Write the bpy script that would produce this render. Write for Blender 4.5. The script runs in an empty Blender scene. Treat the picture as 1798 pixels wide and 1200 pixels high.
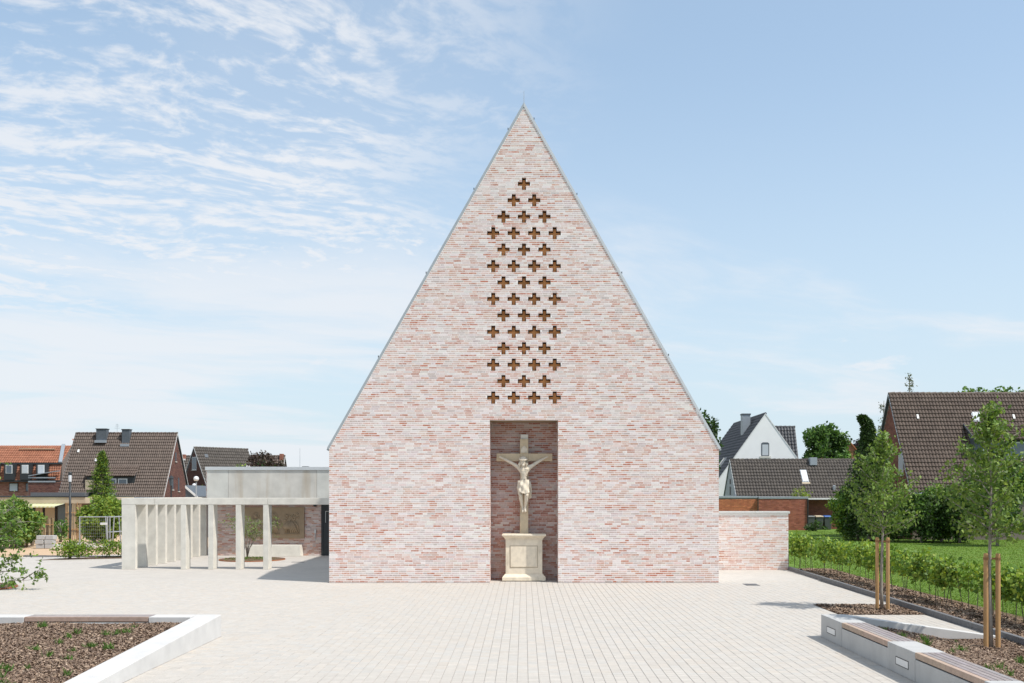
import bpy, bmesh, math, random
import numpy as np
from mathutils import Vector, Matrix, Quaternion

random.seed(7)
rng = np.random.default_rng(11)
SC = bpy.context.scene
COL = SC.collection
R = math.radians

# ------------------------------------------------------------------ camera
# world: x right, y away from the camera, z up, metres.  church front wall at y = 30.4
CAMZ, FPX, CX, CY = 2.73, 1742.0, 920.0, 867.0
cam = bpy.data.objects.new('camera', bpy.data.cameras.new('camera'))
COL.objects.link(cam)
cam.location = (0, 0, CAMZ)
cam.rotation_euler = (R(90), 0, 0)
cam.data.sensor_width = 36
cam.data.lens = 36 * FPX / 1798
cam.data.shift_x = -21 / 1798
cam.data.shift_y = 267 / 1798
cam.data.clip_end = 3000
SC.camera = cam

# ------------------------------------------------------------------ light
SUN_TRAVEL = Vector((-2.45, 1.2, -4.05)).normalized()
S_ELEV = math.asin(-SUN_TRAVEL.z)
S_AZ = math.atan2(-SUN_TRAVEL.x, -SUN_TRAVEL.y)
sun = bpy.data.objects.new('sun', bpy.data.lights.new('sun', 'SUN'))
COL.objects.link(sun)
sun.data.energy = 3.1
sun.data.angle = R(0.6)
sun.data.color = (1.0, 0.955, 0.89)
sun.rotation_euler = SUN_TRAVEL.to_track_quat('-Z', 'Y').to_euler()
sun.location = (20, -10, 40)

SC.view_settings.view_transform = 'Standard'
SC.view_settings.look = 'None'
SC.view_settings.exposure = 0.55
SC.view_settings.gamma = 1.0
SC.view_settings.use_curve_mapping = False
SC.render.engine = 'CYCLES'
SC.cycles.max_bounces = 8
SC.cycles.use_denoising = True

world = bpy.data.worlds.new('World')
SC.world = world
world.use_nodes = True


class NT:
    """small node-tree helper"""
    def __init__(s, tree):
        s.t = tree
        tree.nodes.clear()

    def n(s, kind, **kw):
        nd = s.t.nodes.new(kind)
        for k, v in kw.items():
            setattr(nd, k, v)
        return nd

    def put(s, sock, v):
        if isinstance(v, bpy.types.NodeSocket):
            s.t.links.new(v, sock)
        elif v is not None:
            if isinstance(v, (tuple, list)) and len(v) == 3 and sock.type == 'RGBA':
                v = (*v, 1)
            sock.default_value = v

    def m(s, op, a, b=0.0, c=None, clamp=False):
        nd = s.n('ShaderNodeMath', operation=op, use_clamp=clamp)
        s.put(nd.inputs[0], a); s.put(nd.inputs[1], b)
        if c is not None: s.put(nd.inputs[2], c)
        return nd.outputs[0]

    def noise(s, vec, scale, detail=4, rough=0.5, dist=0.0):
        nd = s.n('ShaderNodeTexNoise')
        if vec is not None: s.put(nd.inputs['Vector'], vec)
        s.put(nd.inputs['Scale'], scale); s.put(nd.inputs['Detail'], detail)
        s.put(nd.inputs['Roughness'], rough); s.put(nd.inputs['Distortion'], dist)
        return nd.outputs[0]

    def sstep(s, x, a, b):
        nd = s.n('ShaderNodeMapRange', interpolation_type='SMOOTHSTEP')
        s.put(nd.inputs[0], x); s.put(nd.inputs[1], a); s.put(nd.inputs[2], b)
        return nd.outputs[0]

    def mix(s, f, a, b, mode='MIX'):
        nd = s.n('ShaderNodeMix', data_type='RGBA', blend_type=mode)
        s.put(nd.inputs[0], f); s.put(nd.inputs[6], a); s.put(nd.inputs[7], b)
        return nd.outputs[2]

    def vec(s, x, y, z=0.0):
        nd = s.n('ShaderNodeCombineXYZ')
        s.put(nd.inputs[0], x); s.put(nd.inputs[1], y); s.put(nd.inputs[2], z)
        return nd.outputs[0]

    def mapping(s, vec, scale=(1, 1, 1), loc=(0, 0, 0), rot=(0, 0, 0)):
        nd = s.n('ShaderNodeMapping')
        s.put(nd.inputs[0], vec)
        nd.inputs[1].default_value = loc; nd.inputs[2].default_value = rot; nd.inputs[3].default_value = scale
        return nd.outputs[0]


def build_world():
    w = NT(world.node_tree)
    sky = w.n('ShaderNodeTexSky', sky_type='NISHITA', sun_disc=False)
    sky.sun_elevation = S_ELEV
    sky.sun_rotation = S_AZ
    sky.altitude = 60; sky.air_density = 1.0; sky.dust_density = 1.2; sky.ozone_density = 1.6
    tc = w.n('ShaderNodeTexCoord')
    sep = w.n('ShaderNodeSeparateXYZ'); w.put(sep.inputs[0], tc.outputs['Generated'])
    x, y, z = sep.outputs
    zz = w.m('ADD', w.m('MAXIMUM', z, 0.0), 0.10)
    u = w.m('DIVIDE', x, zz); v = w.m('DIVIDE', y, zz)
    # cloud plane turned so that a runs along the cloud bands
    a = w.m('ADD', w.m('MULTIPLY', u, 0.87), w.m('MULTIPLY', v, 0.50))
    b = w.m('SUBTRACT', w.m('MULTIPLY', v, 0.87), w.m('MULTIPLY', u, 0.50))
    warp = w.noise(w.vec(u, v, 3.1), 1.1, 2)
    b2 = w.m('ADD', b, w.m('MULTIPLY', warp, 0.5))
    a2 = w.m('ADD', a, w.m('MULTIPLY', w.noise(w.vec(u, v, 8.8), 2.5, 3), 0.3))
    rows = w.noise(w.vec(w.m('MULTIPLY', a2, 2.4), w.m('MULTIPLY', b2, 10.5), 1.7), 1.0, 2, 0.45)
    puff = w.noise(w.vec(w.m('MULTIPLY', a2, 17.0), w.m('MULTIPLY', b2, 24.0), 4.2), 1.0, 5, 0.6)
    cum = w.m('ADD', w.m('MULTIPLY', rows, 0.46), w.m('MULTIPLY', puff, 0.54))
    patch = w.noise(w.vec(w.m('MULTIPLY', u, 1.0), w.m('MULTIPLY', v, 1.0), 12.6), 1.0, 3, 0.5)
    side = w.sstep(w.m('ADD', u, w.m('MULTIPLY', w.m('SUBTRACT', patch, 0.5), 1.3)), 0.26, -0.42)
    low = w.sstep(v, 4.4, 2.7)
    acu = w.m('MULTIPLY', w.sstep(cum, 0.42, 0.62), w.m('MULTIPLY', side, low))
    thin = w.m('MULTIPLY', w.m('MULTIPLY', side, low), w.sstep(patch, 0.25, 0.75))
    acu = w.m('ADD', w.m('MULTIPLY', acu, 0.85), w.m('MULTIPLY', thin, 0.22), clamp=True)
    # long thin veils, frayed along their length
    veil = w.noise(w.vec(w.m('MULTIPLY', a2, 0.6), w.m('MULTIPLY', b2, 1.1), 7.7), 1.0, 7, 0.6, 0.25)
    thr = w.m('SUBTRACT', 0.58, w.m('MULTIPLY', w.sstep(u, 1.2, -1.8), 0.17))
    vl = w.m('MULTIPLY', w.sstep(w.m('SUBTRACT', veil, thr), -0.07, 0.15), w.sstep(v, 2.0, 3.4))
    # a few loose puffs low down
    pf = w.noise(w.vec(w.m('MULTIPLY', u, 1.7), w.m('MULTIPLY', v, 1.25), 21.4), 1.0, 6, 0.58)
    pf = w.m('MULTIPLY', w.sstep(pf, 0.64, 0.74), w.sstep(v, 2.8, 3.6))
    dens = w.m('MAXIMUM', w.m('MAXIMUM', acu, w.m('MULTIPLY', vl, 0.85)), w.m('MULTIPLY', pf, 0.8), clamp=True)
    # milky air low in the sky
    milk = w.m('MULTIPLY', w.sstep(z, 0.44, 0.0), 0.8)
    skyc = w.mix(0.27, sky.outputs[0], (5.3, 7.0, 8.2))
    base = w.mix(milk, skyc, (4.25, 5.05, 5.6))
    out = w.mix(w.m('MULTIPLY', dens, 0.9), base, (5.35, 5.5, 5.75))
    bg = w.n('ShaderNodeBackground'); w.put(bg.inputs[0], out); bg.inputs[1].default_value = 0.11
    o = w.n('ShaderNodeOutputWorld'); w.put(o.inputs[0], bg.outputs[0])


build_world()


# ------------------------------------------------------------------ materials
MATS = {}


def material(name, color=(0.5, 0.5, 0.5), rough=0.8, attr=False, var=0.12, vscale=6.0, vdetail=4, stretch=(1, 1, 1),
             bump=0.0, bscale=60.0, spec=0.3, metal=0.0, stain=None, stain_scale=0.8, stain_stretch=(1, 1, 1), stain_amt=0.0,
             translucent=0.0, white=0.0, wscale=7.0, wcolor=(0.7, 0.66, 0.63)):
    if name in MATS: return MATS[name]
    mt = bpy.data.materials.new(name); mt.use_nodes = True
    w = NT(mt.node_tree)
    pos = w.n('ShaderNodeNewGeometry').outputs['Position']
    vp = w.mapping(pos, stretch) if stretch != (1, 1, 1) else pos
    if attr:
        c = w.n('ShaderNodeAttribute', attribute_name='Col').outputs['Color']
    else:
        c = (*color, 1)
    nz = w.noise(vp, vscale, vdetail, 0.6)
    f = w.m('ADD', w.m('MULTIPLY', w.m('SUBTRACT', nz, 0.5), 2 * var * 2), 1.0)
    c = w.mix(1.0, c, w.vec(f, f, f), 'MULTIPLY')
    if white > 0:      # lime slurry smeared over brick
        s1 = w.noise(w.mapping(pos, (1, 1, 1.6)), wscale, 5, 0.7)
        s2 = w.noise(pos, 0.55, 3, 0.5)
        k = w.m('ADD', s1, w.m('MULTIPLY', w.m('SUBTRACT', s2, 0.5), 0.30))
        k = w.m('MULTIPLY', w.sstep(k, 0.40, 0.66), white)
        c = w.mix(k, c, (*wcolor, 1))
    if stain:
        sn = w.noise(w.mapping(pos, stain_stretch), stain_scale, 5, 0.6)
        c = w.mix(w.m('MULTIPLY', w.sstep(sn, 0.48, 0.75), stain_amt), c, (*stain, 1))
    p = w.n('ShaderNodeBsdfPrincipled')
    w.put(p.inputs['Base Color'], c); w.put(p.inputs['Roughness'], rough)
    w.put(p.inputs['Metallic'], metal); w.put(p.inputs['Specular IOR Level'], spec)
    if bump > 0:
        bn = w.n('ShaderNodeBump'); bn.inputs['Distance'].default_value = 0.02; bn.inputs['Strength'].default_value = bump
        w.put(bn.inputs['Height'], w.noise(vp, bscale, 4, 0.6)); w.put(p.inputs['Normal'], bn.outputs[0])
    sh = p.outputs[0]
    if translucent > 0:
        tr = w.n('ShaderNodeBsdfTranslucent'); w.put(tr.inputs[0], w.mix(1.0, c, (1.25, 1.25, 0.6, 1), 'MULTIPLY'))
        mx = w.n('ShaderNodeMixShader'); mx.inputs[0].default_value = translucent
        w.put(mx.inputs[1], sh); w.put(mx.inputs[2], tr.outputs[0]); sh = mx.outputs[0]
    o = w.n('ShaderNodeOutputMaterial'); w.put(o.inputs[0], sh)
    MATS[name] = mt
    return mt


M = material
m_brick = M('slurried_brick', attr=True, rough=0.9, var=0.10, vscale=22, bump=0.10, bscale=90, white=0.42, wscale=11.0, wcolor=(0.81, 0.75, 0.715))
m_brick_bare = M('bare_brick', attr=True, rough=0.9, var=0.16, vscale=18, bump=0.15, bscale=90, white=0.30, wscale=13.0, wcolor=(0.64, 0.55, 0.51))  # redder brick with less slurry, for niche and wing
m_mortar = M('lime_mortar', (0.87, 0.825, 0.79), 0.95, var=0.06, vscale=14, stain=(0.74, 0.65, 0.61), stain_scale=1.2, stain_amt=0.3)
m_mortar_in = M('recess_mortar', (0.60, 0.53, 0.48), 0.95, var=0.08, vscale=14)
m_conc = M('pale_concrete', (0.665, 0.635, 0.565), 0.85, var=0.13, vscale=3.2, vdetail=10, bump=0.05, bscale=40,
           stain=(0.54, 0.50, 0.43), stain_scale=0.9, stain_stretch=(1.6, 1.6, 0.35), stain_amt=0.45)
m_conc_wall = M('weathered_concrete', (0.60, 0.595, 0.55), 0.88, var=0.14, vscale=1.6, vdetail=8, bump=0.05, bscale=40,
                stain=(0.48, 0.41, 0.31), stain_scale=1.1, stain_stretch=(1.8, 1.8, 0.22), stain_amt=0.55)
m_conc_old = M('streaked_concrete', (0.59, 0.57, 0.52), 0.88, var=0.16, vscale=1.4, vdetail=8, bump=0.05, bscale=40,
               stain=(0.42, 0.33, 0.22), stain_scale=1.3, stain_stretch=(2.4, 2.4, 0.16), stain_amt=0.5)
m_conc_bench = M('cast_concrete', (0.46, 0.455, 0.44), 0.8, var=0.08, vscale=3.0, vdetail=8, bump=0.04, bscale=50,
                 stain=(0.36, 0.355, 0.345), stain_scale=1.5, stain_stretch=(2.2, 2.2, 0.5), stain_amt=0.4)
m_conc_white = M('white_concrete', (0.56, 0.55, 0.53), 0.8, var=0.09, vscale=3.0, vdetail=8, bump=0.04, bscale=50)
m_paver = M('beige_paver', attr=True, rough=0.9, var=0.06, vscale=9, bump=0.06, bscale=70, stain=(0.38, 0.34, 0.30), stain_scale=0.35,
            stain_stretch=(1, 1, 1), stain_amt=0.10)
m_joint = M('paver_joint', (0.38, 0.35, 0.31), 1.0, var=0.15, vscale=30)
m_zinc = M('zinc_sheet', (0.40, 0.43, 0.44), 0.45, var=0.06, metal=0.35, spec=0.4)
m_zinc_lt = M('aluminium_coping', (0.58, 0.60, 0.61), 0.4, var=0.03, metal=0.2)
m_dark = M('anthracite_paint', (0.035, 0.04, 0.043), 0.45, var=0.05)
m_black = M('black_gap', (0.012, 0.012, 0.012), 0.8, var=0.05)
m_sand = M('sandstone', (0.76, 0.665, 0.52), 0.85, var=0.12, vscale=7, vdetail=9, bump=0.08, bscale=80,
           stain=(0.44, 0.38, 0.29), stain_scale=2.4, stain_stretch=(2, 2, 0.6), stain_amt=0.5)
m_crossstone = M('warm_sandstone', (0.60, 0.485, 0.33), 0.85, var=0.14, vscale=8, vdetail=8, bump=0.08, bscale=70, stain=(0.40, 0.35, 0.27), stain_scale=3.0, stain_amt=0.4)
m_figure = M('carved_stone', (0.69, 0.61, 0.49), 0.8, var=0.20, vscale=14, stain=(0.36, 0.30, 0.22), stain_scale=7.0, stain_amt=0.5, bump=0.25, bscale=45)
m_relief = M('brown_sandstone', (0.33, 0.245, 0.16), 0.9, var=0.10, vscale=5, vdetail=7, bump=0.1, bscale=60)
m_cross_in = M('rust_brown_panel', (0.54, 0.25, 0.095), 0.85, var=0.45, vscale=5, vdetail=5, bump=0.1, bscale=60)
m_wood = M('weathered_slat', attr=True, rough=0.75, var=0.16, vscale=9, stretch=(1, 1, 1), bump=0.05, bscale=120)
m_stake = M('stake_timber', (0.46, 0.27, 0.12), 0.75, var=0.16, vscale=14, stretch=(1, 1, 0.12), bump=0.08, bscale=60)
m_bark = M('young_bark', (0.31, 0.275, 0.235), 0.9, var=0.22, vscale=25, stretch=(1, 1, 0.4), bump=0.2, bscale=60)
m_leaf = M('leaf', attr=True, rough=0.5, var=0.10, vscale=3, spec=0.3, translucent=0.30)
m_leaf_far = M('far_leaf', attr=True, rough=0.55, var=0.12, vscale=1.2, spec=0.3, translucent=0.22)
m_stem = M('dark_stem', (0.10, 0.085, 0.065), 0.9, var=0.2, vscale=30)
m_mulch = M('bark_mulch', (0.155, 0.098, 0.066), 1.0, var=0.35, vscale=16, bump=0.6, bscale=40)
m_chip = M('mulch_chip', attr=True, rough=0.95, var=0.1)
m_grassbase = M('lawn_turf', (0.105, 0.185, 0.022), 0.95, var=0.22, vscale=1.4, vdetail=8, bump=0.5, bscale=30,
                stain=(0.17, 0.225, 0.035), stain_scale=0.35, stain_stretch=(0.5, 2.4, 1), stain_amt=0.5)
m_blade = M('grass_blade', attr=True, rough=0.6, var=0.05, translucent=0.3)
m_kerb = M('dark_kerb_stone', (0.155, 0.155, 0.16), 0.9, var=0.15, vscale=10, bump=0.1, bscale=60)
m_corten = M('rusted_steel', (0.34, 0.13, 0.055), 0.9, var=0.2, vscale=10)
m_tile = M('roof_tile', attr=True, rough=0.6, var=0.12, vscale=1.6, vdetail=7, spec=0.3)
m_tile_dk = M('glazed_roof_tile', attr=True, rough=0.38, var=0.1, vscale=1.6, spec=0.5)
m_hbrick = M('house_brick', attr=True, rough=0.9, var=0.18, vscale=3.0, vdetail=8)
m_white = M('white_render', (0.88, 0.87, 0.85), 0.9, var=0.03, vscale=1.2)
m_frame = M('white_window_frame', (0.72, 0.72, 0.70), 0.5, var=0.03)
m_glass = M('window_pane', (0.10, 0.13, 0.16), 0.12, var=0.1, spec=0.8)
m_blind = M('pale_blind', (0.55, 0.58, 0.60), 0.6, var=0.05)
m_slate = M('slate_cladding', (0.10, 0.115, 0.13), 0.55, var=0.2, vscale=9)
m_lead = M('lead_flashing', (0.33, 0.36, 0.39), 0.5, var=0.1, metal=0.2)
m_beige = M('beige_fascia', (0.48, 0.40, 0.29), 0.85, var=0.14, vscale=1.2)
m_awning = M('striped_awning', attr=True, rough=0.8, var=0.04)
m_bamboo = M('reed_mat', attr=True, rough=0.85, var=0.15, vscale=20, stretch=(1, 1, 0.1))
m_galv = M('galvanised_steel', (0.45, 0.47, 0.49), 0.4, metal=0.5, var=0.06)
m_lantern = M('frosted_lantern', (0.60, 0.61, 0.62), 0.35, var=0.03)
m_opal = M('opal_globe', (0.74, 0.74, 0.74), 0.3, var=0.02, spec=0.5)
m_sandground = M('loose_sand', (0.52, 0.37, 0.24), 1.0, var=0.12, vscale=2.5, bump=0.4, bscale=20)
m_earth = M('plain_earth', (0.16, 0.15, 0.085), 1.0, var=0.25, vscale=0.4)
m_blue = M('blue_plastic', (0.05, 0.13, 0.38), 0.4, var=0.03)
m_bin = M('grey_plastic', (0.10, 0.11, 0.115), 0.45, var=0.05)
m_rubble = M('rubble_stone', attr=True, rough=0.95, var=0.15, vscale=10)
m_steel = M('brushed_steel', (0.55, 0.57, 0.58), 0.3, metal=0.7, var=0.04)
m_panel = M('luminaire_lens', (0.70, 0.70, 0.69), 0.35, var=0.02)


# ------------------------------------------------------------------ mesh helpers
def link(o, parent=None):
    COL.objects.link(o)
    if parent is not None: o.parent = parent
    return o


def tag(o, label=None, cat=None, group=None, kind=None):
    if label: o['label'] = label
    if cat: o['category'] = cat
    if group: o['group'] = group
    if kind: o['kind'] = kind
    return o


def empty(name, loc=(0, 0, 0), rz=0.0):
    e = bpy.data.objects.new(name, None)
    e.location = loc; e.rotation_euler = (0, 0, rz)
    e.empty_display_size = 0.2
    return link(e)


def set_col(me, percorner):
    at = me.color_attributes.new('Col', 'FLOAT_COLOR', 'CORNER')
    buf = np.ones((len(percorner), 4), np.float32); buf[:, :3] = percorner
    at.data.foreach_set('color', buf.ravel())


def quad_mesh(name, V, cols=None):
    """V: (N,4,3) array -> mesh of separate quads"""
    V = np.ascontiguousarray(V, np.float32); n = len(V)
    me = bpy.data.meshes.new(name)
    me.vertices.add(4 * n); me.loops.add(4 * n); me.polygons.add(n)
    me.vertices.foreach_set('co', V.reshape(-1))
    me.loops.foreach_set('vertex_index', np.arange(4 * n, dtype=np.int32))
    me.polygons.foreach_set('loop_start', np.arange(0, 4 * n, 4, dtype=np.int32))
    me.polygons.foreach_set('loop_total', np.full(n, 4, np.int32))
    me.update(calc_edges=True)
    if cols is not None: set_col(me, np.repeat(np.asarray(cols, np.float32), 4, axis=0))
    return me


def mobj(name, me, mat, parent=None, kind=None):
    o = bpy.data.objects.new(name, me)
    if mat is not None and len(me.materials) == 0: me.materials.append(mat)
    link(o, parent)
    if kind: o['kind'] = kind
    return o


def box_quads(lo, hi, faces='xXyYzZ'):
    """lo, hi (N,3) -> (N*k,4,3)"""
    x0, y0, z0 = lo.T; x1, y1, z1 = hi.T
    st = lambda *p: np.stack([np.stack(q, -1) for q in p], 1)
    F = {'y': st((x0, y0, z0), (x1, y0, z0), (x1, y0, z1), (x0, y0, z1)),
         'Y': st((x1, y1, z0), (x0, y1, z0), (x0, y1, z1), (x1, y1, z1)),
         'x': st((x0, y1, z0), (x0, y0, z0), (x0, y0, z1), (x0, y1, z1)),
         'X': st((x1, y0, z0), (x1, y1, z0), (x1, y1, z1), (x1, y0, z1)),
         'z': st((x0, y1, z0), (x1, y1, z0), (x1, y0, z0), (x0, y0, z0)),
         'Z': st((x0, y0, z1), (x1, y0, z1), (x1, y1, z1), (x0, y1, z1))}
    return np.concatenate([F[f] for f in faces])


class MB:
    def __init__(s):
        s.v = []; s.f = []; s.c = []

    def add(s, verts, faces, col=None):
        k = len(s.v)
        s.v += [tuple(p) for p in verts]
        s.f += [tuple(i + k for i in f) for f in faces]
        s.c += [col or (0.5, 0.5, 0.5)] * len(faces)
        return s

    def box(s, x0, x1, y0, y1, z0, z1, col=None):
        return s.add([(x0, y0, z0), (x1, y0, z0), (x1, y1, z0), (x0, y1, z0), (x0, y0, z1), (x1, y0, z1), (x1, y1, z1), (x0, y1, z1)],
                     [(0, 3, 2, 1), (4, 5, 6, 7), (0, 1, 5, 4), (1, 2, 6, 5), (2, 3, 7, 6), (3, 0, 4, 7)], col)

    def prism(s, pts, d, col=None):
        """pts: list of 3D points (ring), d: extrusion vector"""
        n = len(pts); d = Vector(d)
        a = [Vector(p) for p in pts]; b = [p + d for p in a]
        return s.add(a + b, [tuple(range(n))[::-1], tuple(range(n, 2 * n))] + [(i, (i + 1) % n, n + (i + 1) % n, n + i) for i in range(n)], col)

    def tube(s, pts, radii, n=8, col=None, cap=True):
        pts = [Vector(p) for p in pts]
        rings = []
        for i, p in enumerate(pts):
            t = (pts[min(i + 1, len(pts) - 1)] - pts[max(i - 1, 0)]).normalized()
            q = t.to_track_quat('Z', 'Y')
            r = radii[i] if hasattr(radii, '__len__') else radii
            rings.append([p + q @ Vector((r * math.cos(2 * math.pi * k / n), r * math.sin(2 * math.pi * k / n), 0)) for k in range(n)])
        vs = [p for r_ in rings for p in r_]
        fs = [(i * n + k, i * n + (k + 1) % n, (i + 1) * n + (k + 1) % n, (i + 1) * n + k) for i in range(len(pts) - 1) for k in range(n)]
        if cap: fs += [tuple(range(n))[::-1], tuple(range((len(pts) - 1) * n, len(pts) * n))]
        return s.add(vs, fs, col)

    def lathe(s, prof, c=(0, 0, 0), n=20, col=None):
        vs = [(c[0] + r * math.cos(2 * math.pi * k / n), c[1] + r * math.sin(2 * math.pi * k / n), c[2] + z) for r, z in prof for k in range(n)]
        fs = [(i * n + k, i * n + (k + 1) % n, (i + 1) * n + (k + 1) % n, (i + 1) * n + k) for i in range(len(prof) - 1) for k in range(n)]
        fs += [tuple(range(n))[::-1], tuple(range((len(prof) - 1) * n, len(prof) * n))]
        return s.add(vs, fs, col)

    def blob(s, c, r, n=10, col=None):
        return s.lathe_ell(c, r, n, col)

    def lathe_ell(s, c, r, n, col):
        vs = []; fs = []; m = max(5, n // 2 + 1)
        for i in range(m + 1):
            t = math.pi * i / m
            for k in range(n):
                p = 2 * math.pi * k / n
                vs.append((c[0] + r[0] * math.sin(t) * math.cos(p), c[1] + r[1] * math.sin(t) * math.sin(p), c[2] - r[2] * math.cos(t)))
        for i in range(m):
            for k in range(n):
                fs.append((i * n + k, i * n + (k + 1) % n, (i + 1) * n + (k + 1) % n, (i + 1) * n + k))
        return s.add(vs, fs, col)

    def mesh(s, name, cols=False, smooth=False):
        me = bpy.data.meshes.new(name)
        me.from_pydata(s.v, [], s.f)
        if cols:
            set_col(me, np.repeat(np.array(s.c, np.float32), [len(f) for f in s.f], axis=0))
        if smooth:
            me.polygons.foreach_set('use_smooth', [True] * len(me.polygons))
        me.update()
        return me

    def build(s, name, mat, parent=None, bevel=0.0, smooth=False, cols=False, kind=None):
        o = mobj(name, s.mesh(name, cols, smooth), mat, parent, kind)
        if bevel > 0:
            b = o.modifiers.new('bevel', 'BEVEL'); b.width = bevel; b.segments = 2; b.limit_method = 'ANGLE'
        return o


def at(px, py, Y):
    """point in the world seen at photograph pixel (px, py) at distance Y"""
    return Vector(((px - CX) * Y / FPX, Y, CAMZ + (CY - py) * Y / FPX))


def jit(c, amt=0.1):
    k = 1 + random.uniform(-amt, amt)
    return tuple(max(0.005, x * k * (1 + random.uniform(-amt, amt) * 0.35)) for x in c)


def sheet(name, pts, mat, kind='structure', parent=None):
    me = bpy.data.meshes.new(name)
    me.from_pydata([tuple(p) for p in pts], [], [tuple(range(len(pts)))])
    me.update()
    return mobj(name, me, mat, parent, kind)


# ------------------------------------------------------------------ brick pattern
CH = 0.063                      # course height
BRICK_COL = [((0.47, 0.18, 0.11), 10), ((0.52, 0.275, 0.20), 17), ((0.58, 0.385, 0.315), 26), ((0.62, 0.475, 0.425), 26),
             ((0.60, 0.505, 0.475), 20), ((0.50, 0.405, 0.375), 11), ((0.69, 0.615, 0.58), 20)]
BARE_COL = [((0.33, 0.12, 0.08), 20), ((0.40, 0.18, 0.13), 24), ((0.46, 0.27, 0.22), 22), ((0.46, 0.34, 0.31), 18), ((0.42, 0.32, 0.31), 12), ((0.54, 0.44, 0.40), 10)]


def pick(pal):
    cs, ws = zip(*pal)
    return jit(random.choices(cs, ws)[0], 0.10)


def course_bricks(x0, x1, k, holes=()):
    """split one course into bricks -> list of (a, b); holes are (h0, h1) intervals"""
    out = []
    spans = [(x0, x1)]
    for h0, h1 in holes:
        ns = []
        for s0, s1 in spans:
            if h1 <= s0 or h0 >= s1: ns.append((s0, s1)); continue
            if h0 > s0: ns.append((s0, h0))
            if h1 < s1: ns.append((h1, s1))
        spans = ns
    rs = random.Random(k * 7919 + int(x0 * 1000))
    ph = rs.choice([0, 0.0625, 0.125, 0.1875]) + (0.125 if k % 2 else 0)
    # master sequence over the course, clipped by the spans
    seq = []; x = x0 - 0.5 - ph
    while x < x1 + 0.3:
        L = 0.25 if rs.random() < 0.87 else 0.125
        seq.append((x, x + L)); x += L
    for s0, s1 in spans:
        for a, b in seq:
            a2, b2 = max(a + 0.005, s0 + (0.004 if s0 > x0 + 1e-6 else 0.002)), min(b - 0.005, s1 - 0.002)
            if b2 - a2 > 0.035: out.append((a2, b2))
    return out, spans


# ==================================================================================================
# THE SETTING
# ==================================================================================================
FY = 30.4                     # church front
sheet('ground', [(-900, -60, -0.06), (900, -60, -0.06), (900, 1500, -0.06), (-900, 1500, -0.06)], m_earth)


def kerb_x(y): return 9.0 + 0.0255 * (y - 19)


PAVE = 0.16
plaza = sheet('plaza_paving', [(-21, 8, -0.011), (kerb_x(8), 8, -0.011), (kerb_x(31.2), 31.2, -0.011), (-21, 31.2, -0.011)], m_joint)


def pavers():
    xs = np.arange(-20.9, 9.6, PAVE); ys = np.arange(10.0, 31.04, PAVE)
    X, Y = np.meshgrid(xs, ys); X = X.ravel(); Y = Y.ravel()
    cx, cy = X + PAVE / 2, Y + PAVE / 2
    keep = (cx < 9.0 + 0.0255 * (cy - 19) - 0.05)
    keep &= ~((cx > 7.12) & (cy > 22.36) & (cy < 24.42))
    keep &= ~((np.abs(cx) < 5.95) & (cy > 30.4) & (np.abs(cx) > 1.04))
    keep &= ~((cx < -6.3) & (cy < 18.5)) & ~((cx > 6.15) & (cx < 8.93) & (cy < 18.6))
    keep &= ~(((cx + 16.1) ** 2 + (cy - 28.6) ** 2) < 1.35 ** 2)
    X, Y, cx, cy = X[keep], Y[keep], cx[keep], cy[keep]
    n = len(X)
    base = np.array([0.475, 0.441, 0.395])
    tone = 1 + rng.normal(0, 0.022, n)
    warm = rng.normal(0, 0.012, n)
    cols = base * tone[:, None] * np.stack([1 + warm, np.ones(n), 1 - warm], -1)
    zt = rng.normal(0, 0.0009, n)
    # the 300 that show largest: nearest rows in view
    px = CX + FPX * cx / cy; py = CY + FPX * CAMZ / cy
    size = np.where((py < 1199) & (px > 4) & (px < 1794) & (cx > -5.7) & (cx < 5.6), 1 / cy, 0)
    near = np.argsort(-size)[:300]
    mask = np.zeros(n, bool); mask[near] = True
    g, ch = 0.0016, 0.0035

    def quads(X, Y, z):
        a0, a1, b0, b1 = X + g, X + PAVE - g, Y + g, Y + PAVE - g
        i0, i1, j0, j1 = a0 + ch, a1 - ch, b0 + ch, b1 - ch
        zl = z - 0.004
        st = lambda *p: np.stack([np.stack(np.broadcast_arrays(*q), -1) for q in p], 1)
        return np.concatenate([st((i0, j0, z), (i1, j0, z), (i1, j1, z), (i0, j1, z)),
                               st((a0, b0, zl), (a1, b0, zl), (i1, j0, z), (i0, j0, z)),
                               st((a1, b0, zl), (a1, b1, zl), (i1, j1, z), (i1, j0, z)),
                               st((a1, b1, zl), (a0, b1, zl), (i0, j1, z), (i1, j1, z)),
                               st((a0, b1, zl), (a0, b0, zl), (i0, j0, z), (i0, j1, z))])
    r = ~mask
    mobj('paver_field', quad_mesh('paver_field', quads(X[r], Y[r], zt[r]), np.tile(cols[r], (5, 1))), m_paver, plaza, 'stuff')
    variants = []
    for k in range(12):
        q = quads(np.array([-PAVE / 2]), np.array([-PAVE / 2]), np.array([0.0]))
        c = base * (1 + rng.normal(0, 0.022))
        me = quad_mesh('paver', q, np.tile(c, (5, 1))); me.materials.append(m_paver); variants.append(me)
    for i in near:
        o = bpy.data.objects.new('paver', variants[i % 12]); o.location = (cx[i], cy[i], zt[i]); link(o, plaza)


pavers()


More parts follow.
